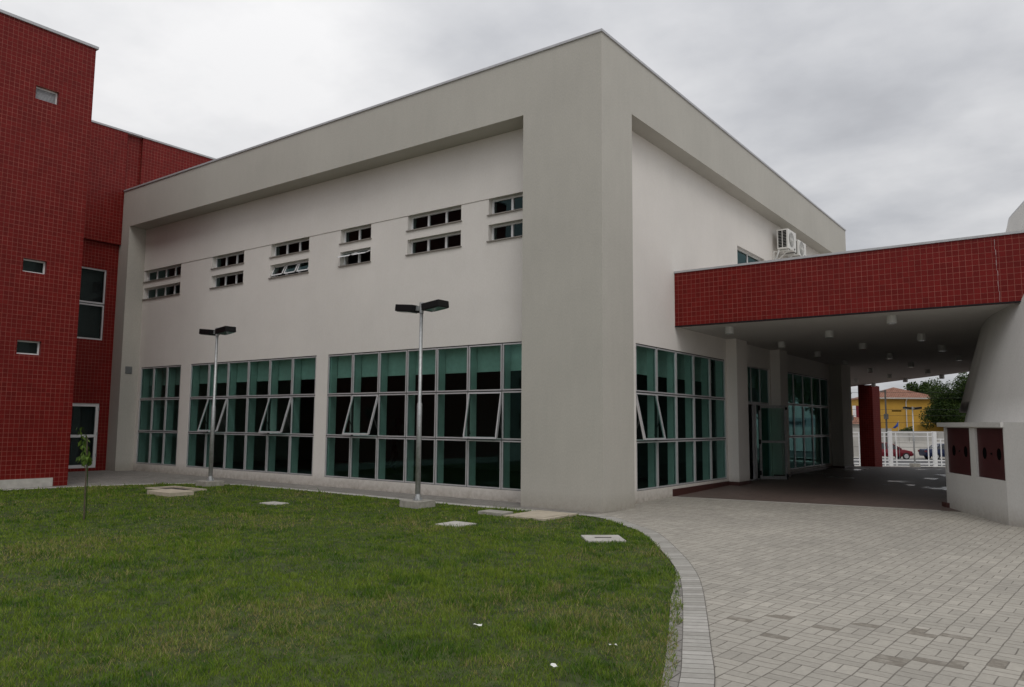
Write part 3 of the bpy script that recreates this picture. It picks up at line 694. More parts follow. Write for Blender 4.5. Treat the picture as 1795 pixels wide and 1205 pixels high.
# header course along the curved edge and the pale concrete edging by the walls
def band(name,A,B,z,mat,hgt=0):
    me=bpy.data.meshes.new(name); v=[];f=[];uv=[]; s=0;n=len(A)
    for i in range(n):
        if i: s+=((Vector(A[i])+Vector(B[i]))/2-(Vector(A[i-1])+Vector(B[i-1]))/2).length
        v+=[(*A[i],z),(*B[i],z)]; uv+=[(s,0),(s,1)]
    for i in range(n-1): f.append((2*i,2*i+1,2*i+3,2*i+2))
    me.from_pydata(v,[],f); ul=me.uv_layers.new(name='UVMap')
    for p in me.polygons:
        for li in p.loop_indices: ul.data[li].uv=uv[me.loops[li].vertex_index]
    me.materials.append(M[mat]); o=bpy.data.objects.new(name,me); C.objects.link(o); o['kind']='structure'
    if me.polygons[0].normal.z<0: me.flip_normals()
    return o
gp=[q for q in cat(kin,5) if q[1]<-4.2]; band('edging_gap_strip',gp,[(q[0]-.10*min(1,(-q[1]-4.2)/1.5)*.97,q[1]-.05*min(1,(-q[1]-4.2)/1.5)) for q in gp],.004,'apron')
band('paver_edging',cat(kin,5),cat(kout,5),.008,'kerb')
ea=cat(edgeT+edgeA+[kin[0]],5)
def offs(P,d):
    o=[]
    for i in range(len(P)):
        t=(Vector(P[min(i+1,len(P)-1)])-Vector(P[max(i-1,0)])).normalized(); o.append((P[i][0]-t.y*d,P[i][1]+t.x*d))
    return o
band('concrete_edging',ea,offs(ea,.24),.006,'concl')
# canopy floor
cf=MB()
rows=[(-.43,3.95,5.6,4.91),(-.43,8,6,8),(-.43,14,6,14),(-.43,19.4,6,19.4)]
ys=[19.4,22,25,28,31,34,37,40,43,46,49]
pts=[]
mb=MB()
lx=[-.43,2,5.2]
for a,b_ in zip(rows[:-1],rows[1:]):
    mb.quad((a[0],a[1],.006 if a[1]<5 else gz(a[0],a[1])),(a[2],a[3],.006 if a[1]<5 else gz(a[2],a[3])),(b_[2],b_[3],gz(b_[2],b_[3])),(b_[0],b_[1],gz(b_[0],b_[1])))
def fl(x,y): return gz(x,y)
tv=np.linspace(-26,22,13); sv_=[29.5,31.5,34,37,41,45,49,53,57.0]
mb2=MB()
for a,b_ in zip(sv_[:-1],sv_[1:]):
    for t0,t1 in zip(tv[:-1],tv[1:]):
        qs=[sp(t0,a),sp(t1,a),sp(t1,b_),sp(t0,b_)]
        mb2.quad(*[(x,y,gz(x,y)-.006) for x,y in qs])
o=mb.build('canopy_floor','floor'); o['kind']='structure'
o=mb2.build('driveway','floor'); o['kind']='structure'
kb=MB(); 
a=(-.40,3.93); b_=(4.9,4.78); kb.quad((a[0],a[1]-.09,.004),(b_[0],b_[1]-.09,.004),(b_[0],b_[1],.010),(a[0],a[1],.010)); o=kb.build('floor_edge_strip','concl'); o['kind']='structure'
# street
mb=MB()
for a,b_,dz,mt,nm in ((57,60.0,.0,'concl','pavement'),(60.0,75.0,-.1,'asph','road'),(75.0,79,.02,'concl','far_pavement')):
    m2=MB(); qs=[sp(-90,a),sp(120,a),sp(120,b_),sp(-90,b_)]
    if nm=='road': m2.quad(*[(x,y,-1.28) for x,y in qs])
    else: m2.quad(*[(x,y,gz(x,y)+.01) for x,y in qs]); e=sp(-90,60 if nm=='pavement' else 75); e2=sp(120,60 if nm=='pavement' else 75); m2.quad((*e,-1.3),(*e2,-1.3),(*e2,gz(*e2)+.01),(*e,gz(*e)+.01))
    o=m2.build(nm,mt); o['kind']='structure'
m2=MB()
# ------------------------------------------------------------------ grass
def inside(px,py,poly):
    c=np.zeros(len(px),bool); n=len(poly); j=n-1
    for i in range(n):
        xi,yi=poly[i]; xj,yj=poly[j]
        k=((yi>py)!=(yj>py))&(px<(xj-xi)*(py-yi)/(yj-yi+1e-12)+xi); c^=k; j=i
    return c
def vnoise(x,y,s,seed):
    r=np.random.default_rng(seed); G=r.random((64,64)); X=x/s+100; Y=y/s+100
    xi=np.floor(X).astype(int); yi=np.floor(Y).astype(int); fx=X-xi; fy=Y-yi; fx=fx*fx*(3-2*fx); fy=fy*fy*(3-2*fy)
    g=lambda a,b:G[a%64,b%64]
    return (g(xi,yi)*(1-fx)+g(xi+1,yi)*fx)*(1-fy)+(g(xi,yi+1)*(1-fx)+g(xi+1,yi+1)*fx)*fy
hatch=[(-11.05,-9.55,-2.85,-2.05),(-9.8,-8.7,-3.55,-2.84),(-6.16,-5.64,-3.1,-2.71),(-1.28,-.77,-3.26,-2.73),(-1.72,-1.13,-1.62,-1.23),(-1.09,-.18,-1.67,-.55),(-3.62,-3.08,-1.71,-1.17),(-11.0,-10.46,-1.54,-1.0)]
def blades():
    P=[]
    for (r0,r1,den) in ((2.5,6.5,5200),(6.5,9,3400),(9,12.5,2000),(12.5,16,1300),(16,27,800)):
        n=int(den*38*min(r1-r0,6)); # sample annulus sector in camera heading
        a=RNG.uniform(R(-84),R(8),int(den*(r1**2-r0**2)/2*R(92))); rr=np.sqrt(RNG.uniform(r0**2,r1**2,len(a)))
        x=7.3+rr*np.sin(a); y=-12.76+rr*np.cos(a); P.append(np.stack([x,y,rr],1))
    P=np.concatenate(P); x,y,rr=P.T
    # slightly overgrown edge
    jig=(vnoise(x,y,.25,5)-.5)*.12; edge=np.clip((-y-3.5)/4,0,1)*.05; x0_=x; x=x+edge
    k=inside(x-jig-.0,y+jig-.02,inner); x=x0_
    for a,b,c,d in hatch: k&=~((x>a)&(x<b)&(y>c)&(y<d))
    # rotated slab
    u=(x-1.63)*math.cos(R(40))+(y+2.85)*math.sin(R(40)); w_=-(x-1.63)*math.sin(R(40))+(y+2.85)*math.cos(R(40)); k&=~((abs(u)<.29)&(abs(w_)<.29))
    clump=vnoise(x,y,.12,3); clump=clump*.6+.4*vnoise(x,y,.055,4); k&=(clump+RNG.random(len(x))*.55>.45)
    bare=vnoise(x,y,.35,21)*.6+vnoise(x,y,.09,22)*.4; k&=(bare>.20+.0*x)|(RNG.random(len(x))<.25)
    x,y,rr,clump=x[k],y[k],rr[k],clump[k]; n=len(x)
    dry=vnoise(x,y,1.7,31)*.45+vnoise(x,y,.5,32)*.35+vnoise(x,y,.16,33)*.2
    dryz=np.clip((dry-.535+.10*np.clip((x*0-y-5.5)/5,0,1)*(x<2))*4.2,0,1)
    lush=vnoise(x,y,1.1,41)*.6+vnoise(x,y,.3,42)*.4
    h=(.016+.024*RNG.random(n))*(0.5+.8*lush)*(.55+1.1*clump); h=h*(1+.5*(vnoise(x,y,.42,77)*.6+vnoise(x,y,.15,78)*.4>.62)); tall=(RNG.random(n)<.012+.05*dryz); h=np.where(tall,h*2.0,h)
    wd=(.0035+.0028*RNG.random(n))*(1+np.clip(rr-6,0,14)*.13)
    th=RNG.uniform(0,2*PI,n); le=RNG.uniform(.15,1.1,n)*h; la=RNG.uniform(0,2*PI,n)
    b=np.stack([x,y,np.full(n,-.004)],1); s=np.stack([np.cos(th),np.sin(th),0*th],1)*wd[:,None]*.5
    ld=np.stack([np.cos(la),np.sin(la),0*la],1)
    m=b+ld*le[:,None]*.35+np.stack([0*x,0*x,h*.6],1); t=b+ld*le[:,None]+np.stack([0*x,0*x,h],1)
    V=np.stack([b-s,b+s,m+s*.8,m-s*.8,t],1).reshape(-1,3)
    i=np.arange(n)*5
    me=bpy.data.meshes.new('grass')
    nl=n*7; me.vertices.add(n*5); me.vertices.foreach_set('co',V.astype(np.float32).ravel())
    li=np.stack([i,i+1,i+2,i+3,i+3,i+2,i+4],1).ravel().astype(np.int32)
    me.loops.add(nl); me.loops.foreach_set('vertex_index',li)
    me.polygons.add(n*2); ls=np.stack([np.arange(n)*7,np.arange(n)*7+4],1).ravel().astype(np.int32); me.polygons.foreach_set('loop_start',ls)
    me.polygons.foreach_set('loop_total',np.tile([4,3],n).astype(np.int32))
    me.update(calc_edges=True)
    tuft=(vnoise(x,y,.42,77)*.6+vnoise(x,y,.15,78)*.4>.62); val=np.clip(-.10+.26*lush+.58*clump-.18*tuft+RNG.normal(0,.11,n),0,.55); isdry=RNG.random(n)<(.025+.60*dryz*(.4+.9*vnoise(x,y,.1,55))); val=np.where(isdry,RNG.uniform(.62,1,n),val)
    at=me.attributes.new('var','FLOAT','POINT'); at.data.foreach_set('value',np.repeat(val,5).astype(np.float32))
    me.materials.append(M['grassb']); o=bpy.data.objects.new('grass',me); C.objects.link(o); tag(o,'short patchy green lawn grass with dry brown tufts','grass',kind='stuff')
    print('blades',n)
blades()
# ------------------------------------------------------------------ slabs and hatches in the lawn
def slab(name,label,cat,x0,x1,y0,y1,z,mat,grp=None,rz=0):
    cx,cy=(x0+x1)/2,(y0+y1)/2; t=MB().box(x0-cx,x1-cx,y0-cy,y1-cy,-.1,z).build(name,mat,bevel=.008); t.location=(cx,cy,0); t.rotation_euler[2]=rz; return tag(t,label,cat,grp)
t=thing('inspection_pit','open inspection pit with a beige concrete rim near the far lamp','inspection pit',(-10.3,-2.45,0))
r=MB(); ring(r,lambda u,d_,z:(u,z,-d_),-.70,.70,-.38,.38,.10,-.035,.1); r.build('rim','concb',t); MB().box(-.6,.6,-.28,.28,-.1,.004).build('pit_shade_sheet','hole',t)  # dark sheet just below the rim paints the shade of a deep pit
slab('concrete_lid','loose beige concrete lid lying in front of the open pit','lid',-9.72,-8.78,-3.48,-2.90,.085,'concb')
slab('drain_cover','small flat grey square drain cover in the lawn between the two lamps','drain cover',-6.14,-5.66,-3.08,-2.73,.022,'concl','square covers set in the lawn')
slab('drain_cover','flat pale square drain cover in the lawn right of the nearer lamp','drain cover',-1.26,-.79,-3.24,-2.75,.022,'concl','square covers set in the lawn')
slab('concrete_lid','small raised grey concrete slab beside the beige access hatch','lid',-1.70,-1.15,-1.60,-1.25,.055,'conc')
t=thing('access_hatch','beige concrete access hatch with inset lid beside the corner pillar','access hatch',(-.635,-1.11,0))
r=MB(); ring(r,lambda u,d_,z:(u,z,-d_),-.44,.44,-.54,.54,.11,-.03,.1); r.build('rim','concb',t); MB().box(-.318,.318,-.418,.418,-.1,.036).build('lid','concb',t,bevel=.004)
t=thing('utility_cover','grey utility cover with a dark slot near the curved lawn edge','utility cover',(1.63,-2.85,0),R(40))
MB().box(-.28,.28,-.28,.28,-.1,.025).build('cover','concl',t,bevel=.008); MB().box(-.12,.12,-.03,.03,.02,.028).build('slot','hole',t)
# ------------------------------------------------------------------ lamps
def lamppost(x,y,z,label,H=4.06,blk_=True):
    t=thing('lamp_post',label,'lamp post',(x,y,z),0,'double headed lamp posts')
    MB().box(-.25,.25,-.25,.25,-.15,.13).build('base_block','conc',t,bevel=.012)
    f=MB(); f.tube([(0,0,.13),(0,0,.145)],.10,16); f.tube([(0,0,.145),(0,0,.26)],[.075,.05],12); 
    for k in range(4): f.tube([(.078*math.cos(k*PI/2+.7),.078*math.sin(k*PI/2+.7),.145),(.078*math.cos(k*PI/2+.7),.078*math.sin(k*PI/2+.7),.175)],.01,6)
    f.build('base_flange','galv',t)
    MB().tube([(0,0,.145),(0,0,2.02),(0,0,2.05),(0,0,H-.16)],[.052,.052,.037,.034],14).build('pole','galv',t,smooth=True)
    b=MB(); b.tube([(0,0,H-.22),(0,0,H)],.045,12); b.box(-.14,.14,-.03,.03,H-.16,H-.07); b.build('bracket','galv',t)
    for s in (1,-1):
        Mt=Matrix.Translation((s*.13,0,H-.12))@Matrix.Rotation(-s*R(6),4,'Y')
        h=MB(); h.box(0,s*.47,-.155,.155,-.07,.07,Mt); ho=h.build('lamp_head','black',t,bevel=.012)
        g_=MB(); g_.box(s*.10,s*.44,-.125,.125,-.082,-.0705,Mt); g_.build('lens','lglass',ho)
    return t
lp=lamppost(-3.35,-1.44,0,'nearer galvanised lamp post with two black box heads in front of the widest window')
l2=copy_tree(lp); l2.location=(-10.74,-1.27,0); l2['label']='farther galvanised lamp post with two black box heads on the lawn by the open pit'
l3=copy_tree(lp); l3.location=(-2.39,47.45,-1.02); l3.rotation_euler[2]=R(38); l3['label']='distant lamp post with two black heads beside the white gate seen under the canopy'
# ------------------------------------------------------------------ sapling and stake
def leaves(name,cent,size,mat,parent,thin=.35,drop=None):
    n=len(cent); cent=np.array(cent); th=RNG.uniform(0,2*PI,n); ph=RNG.uniform(-.9,.9,n) if drop is None else RNG.uniform(-1.4,-.5,n)
    d=np.stack([np.cos(th)*np.cos(ph),np.sin(th)*np.cos(ph),np.sin(ph)],1); up=RNG.normal(0,1,(n,3)); s=np.cross(d,up); s/=np.linalg.norm(s,axis=1)[:,None]
    L_=size*RNG.uniform(.6,1.3,n)[:,None]
    V=np.stack([cent,cent+d*L_*.5+s*L_*thin,cent+d*L_,cent+d*L_*.5-s*L_*thin],1).reshape(-1,3)
    me=bpy.data.meshes.new(name); me.from_pydata(V.tolist(),[],[(4*i,4*i+1,4*i+2,4*i+3) for i in range(n)])
    at=me.attributes.new('var','FLOAT','POINT'); at.data.foreach_set('value',np.repeat(RNG.random(n),4).astype(np.float32))
    me.materials.append(M[mat]); o=bpy.data.objects.new(name,me); C.objects.link(o); o.parent=parent; return o
sap=thing('sapling','thin young sapling tied to a stake with drooping light green leaves','sapling',(-6.10,-6.50,0))
MB().tube([(0,0,-.05),(-.02,.0,.6),(-.06,.0,1.36)],[.014,.011,.009],8).build('stake','bark',sap)
stem=[(.02,.02,0),(.0,.02,.5),(-.04,.02,1.0),(-.10,.0,1.35),(-.17,-.03,1.52),(-.24,-.05,1.50),(-.26,-.06,1.42)]
MB().tube(stem,[.008,.008,.007,.006,.005,.004,.003],6).build('stem','sapleaf',sap)
cc=[]
for k in range(48):
    t=random.random(); q=np.array([-.05-.22*t,-.03*t,1.0+.55*t-(.25*(t>.8))*random.random()])+RNG.normal(0,.035,3); cc.append(q)
for k in range(14): cc.append(np.array([-.10,0,1.0])+RNG.normal(0,.05,3))
leaves('foliage',cc,.11,'sapleaf',sap,.22,drop=1)
# litter
for (x,y),lb_ in zip(((3.32,-7.80),(4.45,-7.62),(4.38,-8.30)),('white scrap of paper lying in the grass, the one farthest left','white scrap of litter in the grass close to the paver edging','crumpled white litter at the front edge of the lawn')):
    m_=MB(); n=10
    m_.v=[(0,0,.02)]+[((.035+.02*random.random())*math.cos(2*PI*k/n)*1.5,(.03+.01*random.random())*math.sin(2*PI*k/n),.01+.02*random.random()) for k in range(n)]
    m_.f=[(0,1+k,1+(k+1)%n) for k in range(n)]; o=m_.build('litter','paper'); o.location=(x,y,.035); o.rotation_euler[2]=random.random()*3; o.scale=(.55,.5,.8); tag(o,lb_,'litter','white litter on the lawn')
# ------------------------------------------------------------------ trees
def tree(label,x,y,z0,H,cr,ch,cz_,n,size=.28,group=None,seed=0,lean=0,cat_='tree'):
    rg=np.random.default_rng(seed)
    t=thing('broadleaf_tree',label,'tree',(x,y,z0),0,group)
    tr=MB(); tr.tube([(0,0,-.1),(lean*.3,0,H*.25),(lean*.8,.05,H*.5),(lean,.1,H*.75)],[.19,.15,.12,.06],9)
    cl=[]
    for k in range(16):
        a=rg.uniform(0,2*PI); rr=cr*math.sqrt(rg.random())*.85; zz=cz_+rg.uniform(-.5,.5)*ch*.8; e=(lean+rr*math.cos(a),rr*math.sin(a),zz)
        st_=(lean*.6,0,H*rg.uniform(.3,.55)); mid_=tuple((p+q)/2+rg.normal(0,.1) for p,q in zip(st_,e))
        tr.tube([st_,mid_,e],[.075,.05,.02],6); cl.append(e)
    tr.build('trunk','bark',t,smooth=True)
    pts=[]
    for k in range(26): 
        a=rg.uniform(0,2*PI); rr=cr*math.sqrt(rg.random()); cl.append((lean+rr*math.cos(a),rr*math.sin(a),cz_+rg.uniform(-.5,.5)*ch))
    for c_ in cl:
        m_=n//len(cl); q=rg.normal(0,1,(m_,3)); q/=np.linalg.norm(q,axis=1)[:,None]; q*=(rg.random(m_)**.4)[:,None]*np.array([cr*.36,cr*.36,ch*.24])
        pts.append(np.array(c_)+q)
    leaves('crown',np.concatenate(pts),size,'leaf',t,.3)
    return t
tree('broad dark green tree beside the yellow house, framed by the canopy',-3.15,74.3,-1.2,6.5,2.25,4.2,5.2,30000,.17,seed=3)
tree('slimmer tree with a leaning trunk right of the broad tree',-1.6,76.0,-1.2,6.5,2.4,3.6,6.0,15000,.18,seed=4,lean=.8)
tree('large tree with a thick trunk, mirrored in the glazing beyond the open door',6.3,41.5,-.9,8.5,4.2,4.4,6.4,14000,.26,seed=5,group='trees mirrored in the glass')
tree('tall tree by the far street, mirrored in front of the white warehouse',14.5,55.0,-1.2,9,4.5,4.6,7.0,12000,.28,seed=6,group='trees mirrored in the glass')
tree('pale palm like treetop behind the roof of the yellow house',-9.6,99.0,-1.2,8,1.4,2.2,7.2,2500,.35,seed=8)
# bush
t=thing('shrub','low dark green shrub growing against the yellow house','shrub',(-7.4,76.0,-1.2)); q=RNG.normal(0,1,(2600,3)); q/=np.linalg.norm(q,axis=1)[:,None]; q*=np.array([1.3,1.0,1.3])*(RNG.random(2600)**.4)[:,None]; q[:,2]+=1.5
leaves('foliage',q,.22,'leaf',t,.3); MB().tube([(0,0,0),(0,0,1.4)],.05,6).build('stem','bark',t)
# ------------------------------------------------------------------ street wall
AU=math.atan2(U.y,U.x)
def street(t_,s_,z=-1.2): x,y=sp(t_,s_); return (x,y,z)
def tof(x,y): d_=Vector((x,y))-O; return d_.dot(U),d_.dot(Nn)
tw,sw=tof(-7.7,68.75)
wl=thing('street_wall','white boundary wall with a raised left section across the street','wall',street(tw,sw),AU)
m_=MB(); m_.box(-14,-.0,0,.2,0,2.66); m_.build('high_section','wallw',wl)
m_=MB(); m_.box(0,17,0.03,.2,0,2.42)
for k in range(6): m_.box(1.6+k*2.6,1.8+k*2.6,-.04,.03,0,2.35)
m_.build('low_section','wallw',wl)
m_=MB(); m_.box(.3,8.0,-.28,-.05,0,1.35); m_.box(.25,8.05,-.32,-.04,1.35,1.45); m_.build('front_planter','hw',wl)
# yellow house
hs_=thing('yellow_house','yellow house with a terracotta hip roof behind the street wall','house',(-11.2,80.0,-1.25),R(30))
m_=MB(); m_.box(-.5,6.6,0,7,0,6.0); m_.build('wall','yellow',hs_)
m_=MB(); m_.v=[(-.9,-.4,6.02),(7.0,-.4,6.02),(7.0,7.4,6.02),(-.9,7.4,6.02),(2.9,2.9,7.35),(3.3,4.1,7.35)]; m_.f=[(0,1,4),(1,2,5,4),(2,3,5),(3,0,4,5),(3,2,1,0)]; m_.build('roof','roof',hs_)
m_=MB(); m_.box(-.95,7.05,-.5,-.4,5.92,6.06); m_.box(7.0,7.1,-.5,7.4,5.92,6.06); m_.build('gutter','hw',hs_)
MB().tube([(3.1,-.42,5.95),(3.1,-.06,5.6),(3.1,-.06,0)],.06,8).build('downpipe','hw',hs_)
m_=MB(); m_.box(1.6,2.6,-.02,.02,4.55,4.68); m_.build('vent_slot','darkhole',hs_)
m_=MB(); m_.box(6.6,13.5,1.5,7,0,4.9); m_.build('annex_wall','yellow',hs_)
w_=MB(); w_.box(7.0,8.3,1.44,1.5,2.7,3.6); w_.build('window','carglass',hs_); 
m_=MB(); m_.box(6.61,13.9,1.0,7.2,4.9,5.05); m_.build('annex_roof','roof',hs_)
fx_=thing('yellow_fence','ochre board fence with a taller post between the street wall and yellow house','fence',(-8.0,72.8,-1.2),R(30))
m_=MB(); m_.box(1.6,11,0,.08,0,3.05); m_.build('boards','yellow',fx_); m_=MB(); m_.box(4.1,4.3,-.03,.12,0,3.5); m_.build('post','yellow',fx_)
# left glimpse: striped tower, low roofs
o=thing('striped_sign_tower','red and white striped panel standing beyond the rooftops at the left','sign',(-13.0,78.5,-1.2),R(10))
m_=MB(); m_.box(0,.32,0,.3,2.2,5.1); m_.build('red_panel','carred',o); m_=MB(); m_.box(-.35,0,0,.3,2.2,5.1); m_.box(.32,.5,0,.3,2.2,5.1); m_.build('white_panel','fence',o); MB().box(-.1,.2,.05,.25,0,2.2).build('post','pole',o)
o=thing('low_house','small low house with a rusty tiled roof left of the red column','house',(-14.5,76.5,-1.2),R(20)); MB().box(0,4,0,3,0,3.1).build('wall','wallw',o)
m_=MB(); m_.v=[(-.3,-.4,3.1),(4.3,-.4,3.1),(4.3,3.4,3.1),(-.3,3.4,3.1),(-.3,1.5,3.9),(4.3,1.5,3.9)]; m_.f=[(0,1,5,4),(2,3,4,5),(1,2,5),(3,0,4),(3,2,1,0)]; m_.build('roof','roof',o); MB().box(.5,1.4,-.03,.0,1.4,2.4).build('window','carglass',o)
# utility poles and wires
def upole(x,y,H,label,arm=1):
    t=thing('utility_pole',label,'utility pole',(x,y,-1.2),AU,'utility poles on the street')
    MB().tube([(0,0,0),(0,0,H)],[.11,.07],10).build('post','pole',t); m_=MB(); m_.box(-.45*arm,.1*arm,-.05,.05,H-.2,H-.08)
    m_.build('crossarm','pole',t); m_=MB(); m_.box(-.16,.16,-.16,.16,H*.56,H*.56+.5); m_.build('junction_box','pole',t)
    return t
upole(-7.8,67.0,6.3,'dark utility pole with a short arm in front of the yellow house')
upole(-10.1,63.5,6.0,'dark utility pole between the grey pier and the red column')
def wire(label,A,B,sag):
    A=Vector(A);B=Vector(B); m_=MB(); m_.tube([tuple(A.lerp(B,k/14)+Vector((0,0,-sag*4*(k/14)*(1-k/14)))) for k in range(15)],.011,5); o=m_.build('overhead_wire','wire'); tag(o,label,'cable','overhead wires along the street')
for k,(z,s_) in enumerate(((4.45,.25),(4.05,.3),(3.1,.2),(2.7,.3),(2.1,.2))):
    x0,y0=sp(-45,62.5+.1*k); x1,y1=sp(45,62.5+.1*k)
    wire(['topmost overhead wire crossing the sky under the canopy','second overhead wire from the top under the canopy','overhead wire crossing the yellow wall just below its eaves','overhead wire crossing the middle of the yellow wall','lowest overhead wire above the street wall'][k],(x0,y0,z),(x1,y1,z),s_)
# warehouse with lettering (mirrored in the glass)
wh=thing('white_warehouse','white warehouse with blue grey band and dark lettering, mirrored in the glazing','warehouse',street(56.2,72.5,-1.2),AU)
m_=MB(); m_.box(-4.5,4.5,0,12,0,4.3)
m_.v+=[(-4.5,0,4.3),(4.5,0,4.3),(0,0,5.1),(-4.5,12,4.3),(4.5,12,4.3),(0,12,5.1)]; k=len(m_.v)-6; m_.f+=[(k,k+1,k+2),(k+3,k+5,k+4),(k,k+2,k+5,k+3),(k+1,k+4,k+5,k+2)]
m_.build('wall','fence',wh)
m_=MB(); m_.box(-4.5,4.5,-.03,0,2.75,3.75); m_.build('sign_band',simple('sign_band_paint',(.42,.46,.52),.6),wh)
def text(s,size,loc,mat,parent,name='lettering',rot=(R(90),0,0),ext=.02):
    cu=bpy.data.curves.new(name,'FONT'); cu.body=s; cu.size=size; cu.extrude=ext; cu.offset=.02; cu.align_x='CENTER'
    to=bpy.data.objects.new('tmp_text',cu); C.objects.link(to); dg=bpy.context.evaluated_depsgraph_get(); me=bpy.data.meshes.new_from_object(to.evaluated_get(dg)); bpy.data.objects.remove(to)
    me.name=name; me.materials.clear(); me.materials.append(M[mat]); o=bpy.data.objects.new(name,me); C.objects.link(o); o.parent=parent; o.location=loc; o.rotation_euler=rot; return o
M['signink']=simple('sign_ink',(.02,.03,.06),.6)
text('Sermove',.78,(-.4,-.06,2.98),'signink',wh)
m_=MB(); m_.box(-3.9,-1.6,-.02,0,0,2.3); m_.box(1.4,3.9,-.02,0,0,2.3); m_.build('shutter','alu',wh)
# ------------------------------------------------------------------ gate and fence
t1,s1=tof(-3.91,47.46); tb,sb=tof(-1.39,49.32)
gt=thing('white_gate','white painted steel gate and railing at the street end of the driveway','gate',(-3.91,47.46,-1.1),math.atan2(49.32-47.46,2.52))
Wg=math.hypot(2.52,1.86)
for x in (0,Wg): MB().box(x-.12,x+.12,-.1,.1,-.1,2.42).build('post','fence',gt,bevel=.01)
def railing(x0,x1,zt,bars):
    m_=MB()
    for z,h_ in ((zt-.07,.07),(zt-.33,.05),(.34,.09),(.10,.09)): m_.box(x0,x1,-.02,.02,z,z+h_)
    for b_ in bars: m_.box(b_-.035,b_+.035,-.018,.018,0,zt)
    return m_
railing(.12,Wg-.12,2.38,(.42,Wg-.45)).build('gate_leaf','fence',gt)
railing(-6.5,-.12,2.36,(-6.3,-4.4,-2.2,-.4)).build('railing','fence',gt)
railing(Wg+.12,9.5,1.92,[Wg+.45+.42*k for k in range(14)]).build('railing','fence',gt)
m_=MB()
for z in (1.3,): m_.tube([(-6.5,.0,z),(9,.0,z)],.012,5)
m_.build('wire','wire',gt)
fl_=thing('blue_flag','small blue flag on a thin pole in front of the yellow house','flag',(-5.9,62.0,-1.25)); MB().tube([(0,0,0),(0,0,3.4)],.02,6).build('flagpole','galv',fl_)
m_=MB(); m_.v=[(0,0,3.35),(0,0,2.95),(-.25,.05,2.75),(-.5,.0,2.75),(-.22,-.05,3.0)]; m_.f=[(0,1,2,3,4)]; m_.build('cloth','blue',fl_)
# ------------------------------------------------------------------ cars
def car(label,loc,rz,paint,kind):
    t=thing('parked_car',label,'car',loc,rz,'cars parked on the street')
    Lc=4.1; 
    if kind=='hatch': prof=[(-2.0,.45,.85),(-1.9,.30,.93),(-1.2,.28,.95),(0,.28,.93),(.9,.28,.90),(1.25,.28,.86),(1.8,.30,.74),(2.0,.38,.66),(2.08,.42,.55)]; cab=[(-1.85,.90),(-1.55,1.38),(-.9,1.45),(.1,1.42),(.95,.90)]
    else: prof=[(-2.15,.45,.86),(-2.08,.32,.95),(-1.3,.28,.97),(0,.28,.94),(1.0,.28,.92),(1.8,.30,.80),(2.1,.38,.70),(2.18,.42,.58)]; cab=[(-1.35,.95),(-.85,1.36),(-.3,1.42),(.4,1.38),(1.1,.92)]
    b=MB(); sec=[]
    for x,zb,zt in prof:
        e=1 if abs(x)<1.7 else .93-.12*(abs(x)>1.98)
        i=len(b.v); W_=.82*e; b.v+=[(x,-W_*.93,zb),(x,-W_,(zb+zt)/2),(x,-W_*.96,zt-.06),(x,-W_*.85,zt),(x,W_*.85,zt),(x,W_*.96,zt-.06),(x,W_,(zb+zt)/2),(x,W_*.93,zb)]; sec.append(i)
    for a,c in zip(sec[:-1],sec[1:]):
        for k in range(8): b.f.append((a+k,c+k,c+(k+1)%8,a+(k+1)%8))
    b.f.append(tuple(sec[0]+k for k in range(8))); b.f.append(tuple(sec[-1]+7-k for k in range(8)))
    # roof
    r0=len(b.v); cc_=[c for c in cab]
    body=b
    gl=MB()
    for (x0,z0),(x1,z1) in zip(cab[:-1],cab[1:]):
        w0=.74 if z0<1 else .60; w1=.74 if z1<1 else .60
        tgt=body if min(z0,z1)>1.2 else gl
        tgt.quad((x0,-w0,z0),(x1,-w1,z1),(x1,w1,z1),(x0,w0,z0))
    for s in (-1,1):
        P_=[(x,s*(.74 if z<1 else .60),z) for x,z in cab]; gl.quad(*(P_ if s<0 else P_[::-1]))
        # pillars
        for x,z,xb in ((cab[1][0],cab[1][1],cab[0][0]),(cab[3][0],cab[3][1],cab[4][0]),(-.35,1.43,-.32)):
            body.tube([(x,s*.61,z-.01),(xb,s*.755,.93)],.035,5)
        body.tube([(x,s*.605,z) for x,z in cab[1:4]],.03,5)
    bo=body.build('body',paint,t); gl.build('windows','carglass',t)
    for x in (-1.3,1.28):
        for s in (-1,1):
            w_=MB().tube([(x,s*.70,.30),(x,s*.84,.30)],.30,20).build('wheel','tyre',t); MB().tube([(x,s*.82,.30),(x,s*.852,.30)],.19,14).build('rim','rim',w_)
    e_=prof[-2][0]
    for s in (-1,1):
        MB().box(e_-.12,e_+.04,s*.42,s*.74,.56,.68).build('headlight','acw',t)
        MB().box(prof[0][0]-.02,prof[0][0]+.08,s*.5,s*.76,.68,.84).build('tail_light','carred',t)
    MB().box(e_-.04,prof[-1][0]+.04,-.66,.66,.36,.46).build('bumper','black',t)
    MB().box(.55,.68,-.92,-.80,.95,1.06).build('mirror',paint,t)
    return t
uA=R(34)
car('dark red hatchback parked beyond the white gate, facing right',(-6.95,62.3,-1.22),uA,'carred','hatch')
car('dark blue saloon car parked right of the red hatchback beyond the gate',(-3.0,67.4,-1.30),uA,'carblue','saloon')
